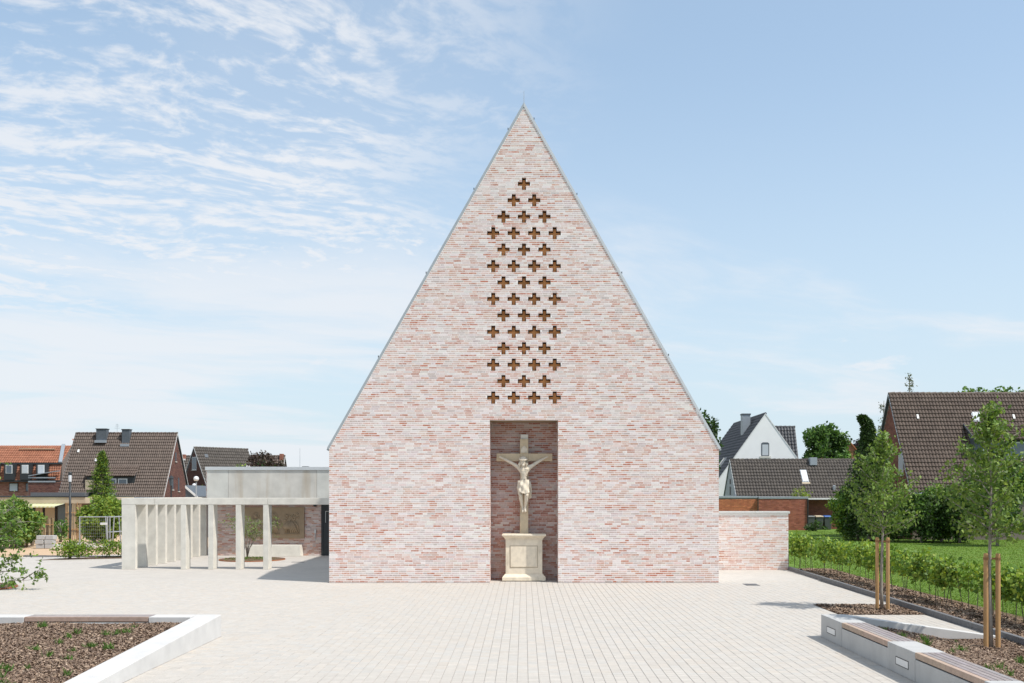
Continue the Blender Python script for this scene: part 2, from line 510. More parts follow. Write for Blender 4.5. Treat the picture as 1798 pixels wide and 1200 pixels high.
def far_paving_mat():
    mt = bpy.data.materials.new('beige_paving_far'); mt.use_nodes = True
    w = NT(mt.node_tree)
    pos = w.n('ShaderNodeNewGeometry').outputs['Position']
    br = w.n('ShaderNodeTexBrick', offset=0.0, squash=1.0)
    w.put(br.inputs['Vector'], pos)
    br.inputs['Color1'].default_value = (0.487, 0.452, 0.406, 1); br.inputs['Color2'].default_value = (0.452, 0.42, 0.38, 1)
    br.inputs['Mortar'].default_value = (0.40, 0.375, 0.34, 1)
    br.inputs['Scale'].default_value = 1.0; br.inputs['Mortar Size'].default_value = 0.0035
    br.inputs['Brick Width'].default_value = PAVE; br.inputs['Row Height'].default_value = PAVE
    nz = w.noise(pos, 1.1, 6, 0.6)
    f = w.m('ADD', w.m('MULTIPLY', w.m('SUBTRACT', nz, 0.5), 0.24), 1.0)
    c = w.mix(1.0, br.outputs[0], w.vec(f, f, f), 'MULTIPLY')
    p = w.n('ShaderNodeBsdfPrincipled'); w.put(p.inputs['Base Color'], c); p.inputs['Roughness'].default_value = 0.9
    o = w.n('ShaderNodeOutputMaterial'); w.put(o.inputs[0], p.outputs[0])
    return mt


m_farpave = far_paving_mat()
sheet('far_plaza_paving', [(-34, 31.04, -0.002), (kerb_x(31.04), 31.04, -0.002), (kerb_x(36), 36, -0.002), (kerb_x(36), 60, -0.002), (-16, 60, -0.002), (-15.5, 46, -0.002), (-22, 42.5, -0.002), (-34, 43.5, -0.002)], m_farpave)
# strip of paving beside the frame, past the paver field
sheet('sand_yard', [(-34, 43.5, -0.008), (-22, 42.5, -0.008), (-15.5, 46, -0.008), (-16, 66, -0.008), (-50, 66, -0.008), (-60, 44, -0.008)], m_sandground)
sheet('lawn', [(10.35, 5, 0.03), (70, 5, 0.03), (90, 140, 0.03), (9.8, 140, 0.03), (9.6, 38, 0.03)], m_grassbase)


# kerb along the planting strip, laid as separate stones
def kerb():
    k = empty('kerb', (0, 0, 0)); tag(k, kind='structure')
    y = 9.0
    while y < 35.4:
        y1 = min(y + 1.0, 35.45)
        xa, xb = kerb_x(y), kerb_x(y1)
        b = MB().prism([(xa, y + 0.004, -0.03), (xa + 0.1, y + 0.004, -0.03), (xb + 0.1, y1 - 0.004, -0.03), (xb, y1 - 0.004, -0.03)], (0, 0, 0.155 + random.uniform(-0.002, 0.002)))
        b.build('kerb_stone', m_kerb, k, bevel=0.008)
        y = y1


kerb()


def chips(name, sample, n, zf, parent, size=0.045):
    """bark chips: tilted slivers lying on the soil"""
    P = sample(n)
    z = zf(P[:, 0], P[:, 1]) + rng.uniform(0.0, 0.014, n)
    a = rng.uniform(0, 2 * np.pi, n); L = size * rng.uniform(0.5, 1.5, n); W = L * rng.uniform(0.25, 0.5, n)
    t1 = rng.normal(0, 0.35, n); t2 = rng.normal(0, 0.5, n)
    d = np.stack([np.cos(a), np.sin(a), t1], -1) * (L / 2)[:, None]
    e = np.stack([-np.sin(a), np.cos(a), t2], -1) * (W / 2)[:, None]
    c = np.stack([P[:, 0], P[:, 1], z], -1)
    V = np.stack([c - d - e, c + d - e, c + d * 0.8 + e, c - d * 0.9 + e], 1)
    pal = np.array([(0.235, 0.16, 0.11), (0.185, 0.13, 0.097), (0.33, 0.24, 0.17), (0.11, 0.075, 0.058), (0.44, 0.34, 0.25), (0.28, 0.205, 0.155)])
    cols = pal[rng.choice(6, n, p=[.27, .25, .2, .14, .05, .09])] * rng.uniform(0.8, 1.2, n)[:, None]
    return mobj(name, quad_mesh(name, V, cols), m_chip, parent, 'stuff')


def rect(x0, x1, y0, y1):
    return lambda n: np.stack([rng.uniform(x0, x1, n), rng.uniform(y0, y1, n)], -1)


# mulch strip behind the kerb, and the square tree pit
strip = sheet('mulch_strip', [(kerb_x(8) + 0.1, 8, 0.055), (10.9, 8, 0.055), (10.75, 35.45, 0.055), (kerb_x(35.4) + 0.1, 35.45, 0.055)], m_mulch)
chips('bark_chips', lambda n: (lambda y: np.stack([rng.uniform(0, 1, n) ** 1.0 * 1.35 + 9.12 + 0.0255 * (y - 19), y], -1))(rng.uniform(14, 35.3, n)), 26000,
      lambda x, y: 0.055 + 0 * x, strip, 0.06)
pit = sheet('tree_pit', [(7.12, 22.36, -0.004), (kerb_x(22.36), 22.36, -0.004), (kerb_x(24.42), 24.42, -0.004), (7.12, 24.42, -0.004)], m_mulch)
chips('bark_chips', rect(7.14, 9.05, 22.38, 24.40), 5200, lambda x, y: 0.0 + 0 * x, pit, 0.06)


# grass blades on the lawn (uncountable: one object)
def lawn_blades():
    n = 90000
    y = 16 + (rng.uniform(0, 1, n) ** 1.3) * 55
    x = 10.2 + rng.uniform(0, 1, n) * (0.50 * y - 8.2)
    h = rng.uniform(0.015, 0.045, n); a = rng.uniform(0, np.pi, n); wd = 0.003 + 0.0003 * y
    d = np.stack([np.cos(a), np.sin(a), 0 * a], -1) * wd[:, None]
    ln = np.stack([rng.normal(0, .03, n), rng.normal(0, .03, n), h], -1)
    c = np.stack([x, y, np.full(n, 0.03)], -1)
    V = np.stack([c - d, c + d, c + ln + d * .2, c + ln - d * .2], 1)
    pal = np.array([(0.115, 0.20, 0.024), (0.14, 0.225, 0.028), (0.095, 0.175, 0.022), (0.19, 0.25, 0.045)])
    cols = pal[rng.choice(4, n)] * rng.uniform(.8, 1.2, n)[:, None]
    o = mobj('lawn_grass', quad_mesh('lawn_grass', V, cols), m_blade)
    tag(o, 'mown green grass of the wide lawn behind the young hedge', 'grass', kind='stuff')


lawn_blades()

# ==================================================================================================
# CHURCH
# ==================================================================================================
HW = 5.97; EAVE = 4.11; APEX = 14.58
NICHE_HW = 1.047; NICHE_H = 79 * CH; NICHE_D = 1.0
UNIT = 0.125
ROWS = []
for r_i in range(14):                      # from the bottom
    zc = (87 + 3 + 8 * r_i) * CH
    if r_i >= 11: xs_ = {11: [-1, 0, 1], 12: [-.5, .5], 13: [0]}[r_i]
    elif r_i % 2 == 0: xs_ = [-1.5, -.5, .5, 1.5]
    else: xs_ = [-1, 0, 1]
    for q in xs_: ROWS.append((q * 0.628, zc, 87 + 8 * r_i))


def half_width(z):
    return HW if z <= EAVE else max(0.0, HW * (APEX - z) / (APEX - EAVE))


church = empty('church', (0, FY, 0))
tag(church, 'tall steep-gabled church of pale pink brick with rows of cross openings', 'church')


def church_front():
    mort = MB(); bricks_lo = []; bricks_hi = []; bcols = []
    ncourse = int(APEX / CH)
    allb = []
    for k in range(ncourse + 1):
        z0, z1 = k * CH, min((k + 1) * CH, APEX)
        w0, w1 = half_width(z0), half_width(z1)
        if w0 <= 0.02: continue
        holes = []
        if k < 79: holes.append((-NICHE_HW, NICHE_HW))
        for xc, zc, k0 in ROWS:
            if k0 <= k < k0 + 6:
                hw = 1.5 * UNIT if k0 + 2 <= k < k0 + 4 else 0.5 * UNIT
                holes.append((xc - hw, xc + hw))
        bl, _ = course_bricks(-w1, w1, k, holes)
        _, spans = course_bricks(-w0, w0, k, holes)
        for s0, s1 in spans:
            t0 = s0 if s0 > -w0 + 1e-6 else -w1
            t1 = s1 if s1 < w0 - 1e-6 else w1
            mort.add([(s0, 0.0, z0), (s1, 0.0, z0), (t1, 0.0, z1), (t0, 0.0, z1)], [(0, 1, 2, 3)])
        for a, b in bl:
            allb.append((a, b, z0 + 0.0092, z1 - 0.0092))
    # side and back of the wall body
    ring = [(-HW, 0), (-HW, EAVE), (0, APEX), (HW, EAVE), (HW, 0)]
    fw = mort.build('front_wall', m_mortar, church)
    # 300 full bricks nearest the eye of a visitor are separate parts, the rest is one mass
    full = [i for i, b in enumerate(allb) if abs((b[1] - b[0]) - 0.24) < 1e-4]
    full.sort(key=lambda i: abs(allb[i][2] - 1.5) + 0.25 * abs(abs(allb[i][0]) - 1.6))
    sel = set(full[:300])
    var = []
    for c in range(20):
        q = box_quads(np.array([[-0.12, 0, -0.0223]]), np.array([[0.12, 0.01, 0.0223]]), 'xXyzZ')
        me = quad_mesh('brick', q, np.tile(np.array(pick(BRICK_COL)), (5, 1))); me.materials.append(m_brick); var.append(me)
    lo, hi, cc = [], [], []
    for i, (a, b, z0, z1) in enumerate(allb):
        pr = random.uniform(0.0006, 0.0024)
        if i in sel:
            o = bpy.data.objects.new('brick', var[random.randrange(20)])
            o.location = ((a + b) / 2, -pr, (z0 + z1) / 2); link(o, fw)
        else:
            lo.append((a, -pr, z0)); hi.append((b, 0.01, z1)); cc.append(pick(BRICK_COL))
    mobj('brickwork', quad_mesh('brickwork', box_quads(np.array(lo), np.array(hi), 'xXyzZ'), np.tile(np.array(cc), (5, 1))), m_brick, fw, 'stuff')
    # the nave behind: side walls, roof
    b = MB()
    D = 24
    b.box(-HW, -HW + 0.3, 0.004, D, 0, EAVE - 0.02); b.box(HW - 0.3, HW, 0.004, D, 0, EAVE - 0.02)
    b.build('side_wall', m_mortar, church)
    th = 0.06
    nx, nz = (APEX - EAVE), HW
    ln = math.hypot(nx, nz); nx, nz = nx / ln, nz / ln
    for s in (-1, 1):
        rb = MB()
        e = 0.10
        p0 = Vector((s * (HW + 0.07 * 0.5), 0.02, EAVE - 0.07)); p1 = Vector((0, 0.02, APEX + 0.03))
        off = Vector((s * nx * th, 0, nz * th))
        rb.prism([p0, p1, p1 + Vector((0, 0, th / nz)), p0 + off], (0, D, 0))
        rb.build('roof', m_zinc, church)
        vb = MB()                                   # verge strip along the gable
        q0 = Vector((s * (HW + 0.005), -0.02, EAVE - 0.02)); q1 = Vector((0, -0.02, APEX + 0.0))
        o2 = Vector((s * nx * 0.07, 0, nz * 0.07))
        vb.prism([q0, q1, q1 + Vector((0, 0, 0.07 / nz)), q0 + o2], (0, 0.036, 0))
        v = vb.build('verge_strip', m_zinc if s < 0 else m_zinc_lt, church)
        for t in ((0.07, 0.245, 0.49, 0.735) if s < 0 else (0.04, 0.26, 0.49, 0.73)):
            c = q1.lerp(q0, t) + o2 * 1.15
            MB().box(c.x - 0.012, c.x + 0.012, c.y + .01, c.y + 0.035, c.z - 0.01, c.z + 0.05).build('holder_clip', m_dark, v)
    MB().tube([(0, 0.1, APEX + 0.1), (0, 0.1, APEX + 0.53)], [0.014, 0.007], 6).build('lightning_rod', m_steel, church)
    # stone soffit block over eaves return: closes the gable behind
    MB().prism([(-HW + .01, 0.30, 0), (-HW + .01, 0.30, EAVE - .03), (0, 0.30, APEX - .04), (HW - .01, 0.30, EAVE - .03), (HW - .01, 0.30, 0),
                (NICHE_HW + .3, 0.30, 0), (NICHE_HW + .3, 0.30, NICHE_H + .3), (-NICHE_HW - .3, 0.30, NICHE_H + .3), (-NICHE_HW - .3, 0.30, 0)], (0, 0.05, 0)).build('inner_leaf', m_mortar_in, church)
    # cross openings: four-sided reveals and a rust brown panel set back inside
    D2 = 0.12
    for xc, zc, k0 in ROWS:
        h = UNIT / 2; H3 = 1.5 * UNIT; hz = CH; Hz = 3 * CH
        zc = (k0 + 3) * CH
        out = [(-h, -Hz), (h, -Hz), (h, -hz), (H3, -hz), (H3, hz), (h, hz), (h, Hz), (-h, Hz), (-h, hz), (-H3, hz), (-H3, -hz), (-h, -hz)]
        rv = MB()
        for i in range(12):
            a, c = out[i], out[(i + 1) % 12]
            rv.add([(xc + a[0], 0, zc + a[1]), (xc + c[0], 0, zc + c[1]), (xc + c[0], D2, zc + c[1]), (xc + a[0], D2, zc + a[1])], [(0, 3, 2, 1)])
        co = rv.build('cross_opening', m_brick_dark, church)
        pn = MB(); g = 0.018
        pn.box(xc - h + g, xc + h - g, D2 - 0.008, D2 + 0.01, zc - Hz, zc + Hz - 2.2 * g)
        pn.box(xc - H3 + g, xc - h + g, D2 - 0.008, D2 + 0.01, zc - hz, zc + hz - 1.8 * g); pn.box(xc + h - g, xc + H3 - g, D2 - 0.008, D2 + 0.01, zc - hz, zc + hz - 1.8 * g)
        pn.build('back_panel', m_cross_in, co)
        MB().box(xc - H3 - .01, xc + H3 + .01, D2 + 0.004, D2 + 0.03, zc - Hz - .01, zc + Hz + .01).build('gap_and_shade', m_black, co)  # black backing: panel gaps at the sides, soffit shade painted along the top
    # niche
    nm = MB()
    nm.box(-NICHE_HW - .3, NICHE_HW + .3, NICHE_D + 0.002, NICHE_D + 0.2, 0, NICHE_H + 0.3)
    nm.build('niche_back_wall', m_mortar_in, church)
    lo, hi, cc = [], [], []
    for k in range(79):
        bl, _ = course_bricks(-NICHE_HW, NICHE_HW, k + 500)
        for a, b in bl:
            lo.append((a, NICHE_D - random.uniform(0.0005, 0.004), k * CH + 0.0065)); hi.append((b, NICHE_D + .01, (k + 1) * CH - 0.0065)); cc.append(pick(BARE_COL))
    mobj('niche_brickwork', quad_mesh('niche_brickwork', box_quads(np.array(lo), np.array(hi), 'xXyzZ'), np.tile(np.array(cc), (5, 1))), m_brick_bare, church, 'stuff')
    for s in (-1, 1):
        jm = MB(); x0, x1 = sorted((s * (NICHE_HW), s * (NICHE_HW + 0.3)))
        jm.box(x0 + (0.002 if s > 0 else 0), x1 - (0.002 if s < 0 else 0), 0.003, NICHE_D, 0, NICHE_H)
        j = jm.build('niche_jamb', m_mortar, church)
        lo, hi, cc = [], [], []
        for k in range(79):
            bl, _ = course_bricks(0.0, NICHE_D - 0.01, k + (900 if s > 0 else 1300))
            for a, b in bl:
                p = random.uniform(0.0006, 0.002)
                lo.append((min(s * (NICHE_HW - p), s * (NICHE_HW + .01)), a + 0.002, k * CH + 0.005)); hi.append((max(s * (NICHE_HW - p), s * (NICHE_HW + .01)), b, (k + 1) * CH - 0.005)); cc.append(pick(BRICK_COL))
        mobj('jamb_brickwork', quad_mesh('jamb_brickwork', box_quads(np.array(lo), np.array(hi), 'xXyYzZ'), np.tile(np.array(cc), (6, 1))), m_brick, j, 'stuff')
    MB().box(-NICHE_HW - .3, NICHE_HW + .3, 0.003, NICHE_D, NICHE_H, NICHE_H + 0.25).build('niche_soffit', m_relief, church)


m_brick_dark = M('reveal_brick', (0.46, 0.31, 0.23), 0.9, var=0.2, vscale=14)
church_front()


# ------------------------------------------------------------------ pedestal and crucifix in the niche
def pedestal():
    y0 = FY + 0.45
    p = empty('stone_pedestal', (0, y0, 0)); tag(p, 'cream sandstone pedestal with framed panel under the crucifix', 'pedestal')
    d = 0.5

    def frustum(mb, w0, w1, z0, z1, f0, f1):
        mb.add([(-w0, f0, z0), (w0, f0, z0), (w0, d, z0), (-w0, d, z0), (-w1, f1, z1), (w1, f1, z1), (w1, d, z1), (-w1, d, z1)],
               [(0, 3, 2, 1), (4, 5, 6, 7), (0, 1, 5, 4), (1, 2, 6, 5), (2, 3, 7, 6), (3, 0, 4, 7)])
    b = MB(); frustum(b, 0.675, 0.675, 0.02, 0.125, -0.05, -0.05); frustum(b, 0.675, 0.585, 0.1252, 0.225, -0.05, 0.03)
    b.build('plinth', m_sand, p, bevel=0.006)
    MB().box(-0.66, 0.66, -0.03, d, 0.0, 0.02).build('shadow_joint', m_black, p)
    # body with a recessed frame line round the panel
    b = MB(); w = 0.572; yb = 0.045
    b.box(-w, w, yb, d, 0.2252, 1.30)
    b.build('shaft', m_sand, p, bevel=0.006)
    fr = MB(); a0, a1, z0, z1, t = -0.445, 0.435, 0.42, 1.11, 0.022
    for (x0, x1, q0, q1) in ((a0, a1, z0, z0 + t), (a0, a1, z1 - t, z1), (a0, a0 + t, z0 + t, z1 - t), (a1 - t, a1, z0 + t, z1 - t)):
        fr.box(x0, x1, yb - 0.004, yb + 0.01, q0, q1)
    fr.build('panel_groove', m_beige, p)
    MB().box(a0 + t + .004, a1 - t - .004, yb - 0.016, yb + 0.01, z0 + t + .004, z1 - t - .004).build('panel', m_sand, p, bevel=0.004)
    b = MB(); frustum(b, 0.60, 0.60, 1.3002, 1.335, 0.025, 0.025); frustum(b, 0.60, 0.675, 1.3352, 1.41, 0.025, -0.05)
    frustum(b, 0.69, 0.69, 1.4102, 1.455, -0.065, -0.065); frustum(b, 0.69, 0.66, 1.4552, 1.478, -0.065, -0.04)
    b.build('cornice', m_sand, p, bevel=0.005)


pedestal()


def skin_body(name, joints, edges, radii, mat, parent, root=0, sub=2, rscale=1.0):
    me = bpy.data.meshes.new(name)
    me.from_pydata([tuple(j) for j in joints], edges, [])
    o = bpy.data.objects.new(name, me); COL.objects.link(o)
    o.modifiers.new('skin', 'SKIN')
    bm = bmesh.new(); bm.from_mesh(me)
    lay = bm.verts.layers.skin.verify()
    bm.verts.ensure_lookup_table()
    for i, v in enumerate(bm.verts):
        r = radii[i]; v[lay].radius = tuple(x * rscale for x in r) if isinstance(r, tuple) else (r * rscale, r * rscale); v[lay].use_root = (i == root)
    bm.to_mesh(me); bm.free()
    s = o.modifiers.new('sub', 'SUBSURF'); s.levels = sub; s.render_levels = sub
    dg = bpy.context.evaluated_depsgraph_get()
    ev = o.evaluated_get(dg)
    m2 = bpy.data.meshes.new_from_object(ev)
    bpy.data.objects.remove(o)
    m2.polygons.foreach_set('use_smooth', [True] * len(m2.polygons))
    m2.materials.clear(); m2.materials.append(mat)
    return mobj(name, m2, None, parent)


def crucifix():
    Yc = FY + 0.66
    c = empty('crucifix', (0, 0, 0)); tag(c, 'carved stone crucifix with hanging figure standing in the brick niche', 'crucifix')
    pt = lambda px, py, dy=0.0: Vector(((px - CX) / 56.1, Yc + dy, CAMZ + (CY - py) / 56.1))
    MB().box(-0.125, 0.135, Yc, Yc + 0.2, 1.478, 4.44).build('upright', m_crossstone, c, bevel=0.008)
    MB().box(-0.105, 0.13, Yc + 0.05, Yc + 0.19, 4.4402, 4.585).build('upright_cap', m_conc, c, bevel=0.008)
    for s, (x0, x1) in enumerate(((-0.862, -0.1255), (0.1355, 0.888))):
        MB().box(x0, x1, Yc + 0.012, Yc + 0.19, 3.745, 3.985).build('crossbeam', m_crossstone, c, bevel=0.008)
    # pointed scroll above the head
    MB().prism([(-0.1, Yc - 0.03, 4.0), (0.11, Yc - 0.03, 4.0), (0.11, Yc - 0.03, 4.13), (0.005, Yc - 0.03, 4.235), (-0.1, Yc - 0.03, 4.13)], (0, 0.0295, 0)).build('title_scroll', m_figure, c, bevel=0.01)
    J, E, Rr = [], [], []

    def add(p, r, par=None):
        J.append(p); Rr.append(r)
        if par is not None: E.append((par, len(J) - 1))
        return len(J) - 1
    pel = add(pt(919, 849, -0.13), (0.125, 0.10))
    wai = add(pt(919.5, 841, -0.13), (0.108, 0.085), pel)
    rib = add(pt(920, 832, -0.15), (0.135, 0.105), wai)
    che = add(pt(920.3, 825, -0.16), (0.15, 0.105), rib)
    nec = add(pt(919.5, 818.5, -0.19), (0.06, 0.06), che)
    jaw = add(pt(918.4, 815.5, -0.25), (0.07, 0.075), nec)
    sku = add(pt(918.4, 811, -0.24), (0.095, 0.105), jaw)
    top = add(pt(918.6, 807, -0.22), (0.06, 0.07), sku)
    for s, arm in ((-1, [(910.5, 821, -.15, .07), (903, 816, -.12, .055), (895, 811.5, -.09, .048), (888, 808, -.06, .043), (882, 805, -.045, .03), (879, 803.6, -.04, .035)]),
                   (1, [(930, 821, -.15, .07), (937, 816.5, -.12, .055), (945, 811.5, -.09, .048), (951, 808, -.06, .043), (957, 804.8, -.045, .03), (959.6, 803.4, -.04, .035)])):
        par = che
        for px, py, dy, r in arm: par = add(pt(px, py, dy), r, par)
        for a, L in ((-0.5, 2.0), (-.15, 2.8), (.2, 2.9), (.5, 2.4), (1.35, 2.0)):     # curled fingers and thumb
            q = add(pt(arm[-1][0] + s * L * .6 * math.cos(a), arm[-1][1] - L * .6 * math.sin(a) - .4, -.055), .011, par)
            add(pt(arm[-1][0] + s * L * math.cos(a), arm[-1][1] - L * math.sin(a) - .4, -.085), .009, q)
    for s, leg in ((-1, [(913.8, 853, -.13, .095), (913.2, 862, -.18, .084), (914.2, 871, -.22, .064), (915.2, 880, -.15, .056), (917.3, 889, -.09, .036), (918.0, 894, -.09, .04), (918.0, 900.5, -.15, .036)]),
                   (1, [(924.6, 853, -.13, .095), (925.0, 862, -.20, .084), (924.4, 871, -.25, .064), (923.8, 880, -.19, .056), (922.4, 889, -.13, .036), (922.2, 894, -.13, .04), (922.6, 900, -.19, .036)])):
        par = pel
        for px, py, dy, r in leg: par = add(pt(px, py, dy), r, par)
    fig = skin_body('figure', J, E, Rr, m_figure, c, root=0, rscale=1.08)
    # hair and beard framing the face, wreath
    h = MB(); hc = pt(918.5, 810.5, -0.215)
    h.blob((hc.x, hc.y + .03, hc.z + 0.03), (0.128, 0.115, 0.125), 14)
    for s in (-1, 1):
        h.tube([hc + Vector((s * 0.085, -0.02, 0.03)), hc + Vector((s * 0.108, -0.03, -0.09)), hc + Vector((s * 0.085, -0.02, -0.21))], [0.04, 0.055, 0.02], 8)
    h.blob((hc.x - 0.003, hc.y - 0.085, hc.z - 0.125), (0.05, 0.04, 0.055), 10)
    h.build('hair', m_figure, fig, smooth=True)
    wr = MB(); n = 22
    ring = [hc + Vector((0.12 * math.cos(2 * math.pi * i / n), -0.01 + 0.125 * math.sin(2 * math.pi * i / n), 0.05 + 0.015 * (i % 2) + 0.03 * math.sin(2 * math.pi * i / n))) for i in range(n + 1)]
    wr.tube(ring, 0.02, 6); wr.build('thorn_wreath', m_figure, fig)
    fc = MB(); f0 = hc + Vector((0, -0.135, -0.05))
    fc.add([f0 + Vector((0, 0.02, 0.045)), f0 + Vector((-0.018, 0.025, -0.01)), f0 + Vector((0.018, 0.025, -0.01)), f0 + Vector((0, -0.025, -0.008))], [(0, 1, 3), (0, 3, 2), (1, 2, 3)])
    for s in (-1, 1): fc.blob((f0.x + s * 0.034, f0.y + 0.028, f0.z + 0.03), (0.02, 0.014, 0.008), 8)
    fc.blob((f0.x, f0.y + 0.03, f0.z - 0.045), (0.024, 0.014, 0.007), 8)
    fc.build('face', m_figure, fig, smooth=True)
    an = MB()                                            # ribs, breast line and belly carved on the trunk
    for k in range(4):
        for sg in (-1, 1):
            zz = 827.5 + 2.6 * k
            an.tube([pt(920 + sg * (7.2 - .5 * k), zz + 1.2, -.185), pt(920 + sg * 4.6, zz + .4, -.268 + .012 * k), pt(920 + sg * 1.6, zz - 1.0, -.285 + .014 * k)], [.008, .014, .009], 6)
    for sg in (-1, 1): an.blob(tuple(pt(920 + sg * 4, 824.6, -.25)), (.065, .04, .045), 12)
    an.blob(tuple(pt(919.6, 839.5, -.215)), (.075, .035, .09), 12)
    for kx, ky, dy in ((914.2, 870, -.275), (924.4, 870, -.305)): an.blob(tuple(pt(kx, ky, dy)), (.045, .03, .05), 10)
    an.build('carved_anatomy', m_figure, fig, smooth=True)
    # loincloth: pleated wrap round the hips, loose end hanging on one side
    lc = MB(); n = 72; rows = 14; vs, fs = [], []
    for i in range(rows):
        t = i / (rows - 1)
        py = 843.5 + 22 * t
        for k in range(n):
            a = 2 * math.pi * k / n
            pl = 0.017 * math.sin(a * 9 + t * 5) + 0.014 * math.sin(a * 4 - t * 9)
            rx = 0.178 + 0.015 * math.sin(t * 3.1) - 0.008 * t + pl; ry = 0.155 + 0.05 * t + pl
            hem = 0.035 * math.sin(a * 2 + 0.6) * t
            p = pt(919.3, py, -0.13 - 0.05 * t)
            vs.append((p.x + rx * math.cos(a), min(p.y + ry * math.sin(a), Yc - 0.002), p.z + hem + 0.02 * math.cos(a)))
    for i in range(rows - 1):
        for k in range(n): fs.append((i * n + k, i * n + (k + 1) % n, (i + 1) * n + (k + 1) % n, (i + 1) * n + k))
    lc.add(vs, fs)
    lo_ = lc.build('loincloth', m_figure, fig, smooth=True)
    e = MB()
    for j in range(5):
        x = 928.2 + j * 0.95
        e.tube([pt(x - 1, 846, -.16), pt(x + .3, 856, -.17 - .02 * (j % 2)), pt(x + .2, 866, -.14 - .03 * (j % 2)), pt(x + .1 * j - .2, 877 - 1.5 * abs(j - 2), -.12)], [.02, .024, .026, .014], 7)
    e.build('hanging_end', m_figure, lo_, smooth=True)


crucifix()

# ==================================================================================================
# BRICK SCREEN WALL, right of the church
# ==================================================================================================
def screen_wall():
    y0, x0, x1, h = 35.5, HW - 0.1, 9.46, 2.01
    w = empty('brick_screen_wall', ((x0 + x1) / 2, y0, 0)); tag(w, 'low pale brick wall with stone coping beside the church', 'wall')
    ox = (x0 + x1) / 2
    b = MB().box(x0 - ox, x1 - ox, 0, 0.36, 0, h).build('wall_core', m_mortar, w)
    allb = []
    for k in range(int(h / CH)):
        bl, _ = course_bricks(x0, x1, k + 2000)
        allb += [(a, c, k * CH + 0.0092, (k + 1) * CH - 0.0092) for a, c in bl]
    full = [i for i, q in enumerate(allb) if abs(q[1] - q[0] - 0.24) < 1e-4 and q[0] > 7.0]
    random.shuffle(full); sel = set(full[:280])
    var = []
    pal = [(c, wt * (1.5 if i < 3 else 0.8)) for i, (c, wt) in enumerate(BRICK_COL)]
    for c in range(16):
        q = box_quads(np.array([[-0.12, 0, -0.0223]]), np.array([[0.12, 0.01, 0.0223]]), 'xXyzZ')
        me = quad_mesh('brick', q, np.tile(np.array(pick(pal)), (5, 1))); me.materials.append(m_brick); var.append(me)
    lo, hi, cc = [], [], []
    for i, (a, c, z0, z1) in enumerate(allb):
        pr = random.uniform(0.0006, 0.0026)
        if i in sel:
            o = bpy.data.objects.new('brick', var[random.randrange(16)]); o.location = ((a + c) / 2 - ox, -pr, (z0 + z1) / 2); link(o, w)
        else:
            lo.append((a - ox, -pr, z0)); hi.append((c - ox, 0.01, z1)); cc.append(pick(pal))
    # end face
    for k in range(int(h / CH)):
        bl, _ = course_bricks(0.0, 0.36, k + 2600)
        for a, c in bl:
            lo.append((x1 - ox - 0.01, a + .001, k * CH + 0.005)); hi.append((x1 - ox + 0.0015, c - .001, (k + 1) * CH - 0.005)); cc.append(pick(pal))
    mobj('brickwork', quad_mesh('brickwork', box_quads(np.array(lo), np.array(hi), 'xXyYzZ'), np.tile(np.array(cc), (6, 1))), m_brick, w, 'stuff')
    for a, c in ((x0, 8.28), (8.284, x1 + 0.05)):
        MB().box(a - ox, c - ox, -0.045, 0.405, h + 0.002, h + 0.085).build('coping_stone', m_conc_white, w, bevel=0.006)
    # return wall running back to the nave
    MB().prism([(x0 - ox + 0.1, 0.38, 0), (x0 - ox + 1.0, 0.38, 0), (x0 - ox + 0.5, 4.0, 0), (x0 - ox + 0.1, 4.0, 0)], (0, 0, h + 0.06)).build('return_wall', m_conc_white, w)


screen_wall()

# ==================================================================================================
# LEFT: PORTICO OF CONCRETE FINS, WING WITH RELIEF
# ==================================================================================================
PY = 35.76; BACK = 43.7


def portico():
    p = empty('concrete_portico', (-14.5, PY, 0)); tag(p, 'pale concrete portico with slim columns and a row of deep fins', 'portico')
    O = Vector((-14.5, PY, 0))
    zb, zt = 2.33, 2.57

    def bx(name, x0, x1, y0, y1, z0, z1):
        return MB().box(x0 - O.x, x1 - O.x, y0 - O.y, y1 - O.y, z0, z1).build(name, m_conc, p, bevel=0.008)
    # roof beams, cast in lengths
    for a, b in ((-14.51, -13.32), (-13.314, -9.25), (-9.244, -HW - 0.01)):
        bx('front_beam', a, b, PY, PY + 0.5, zb, zt)
    y = PY + 0.506
    while y < BACK:
        y1 = min(y + 2.4, BACK + 0.5); bx('side_beam', -14.51, -14.0, y, y1 - 0.006, zb, zt); y = y1
    for k in range(4):
        x = -12.375 + 0.99 * k
        bx('column', x, x + 0.19, PY + 0.004, PY + 0.49, 0, zb - 0.004)
    for k in range(9):
        yy = PY + 1.0 * k + 0.004
        bx('fin', -14.505, -14.005, yy, yy + 0.19, 0, zb - 0.004)


portico()


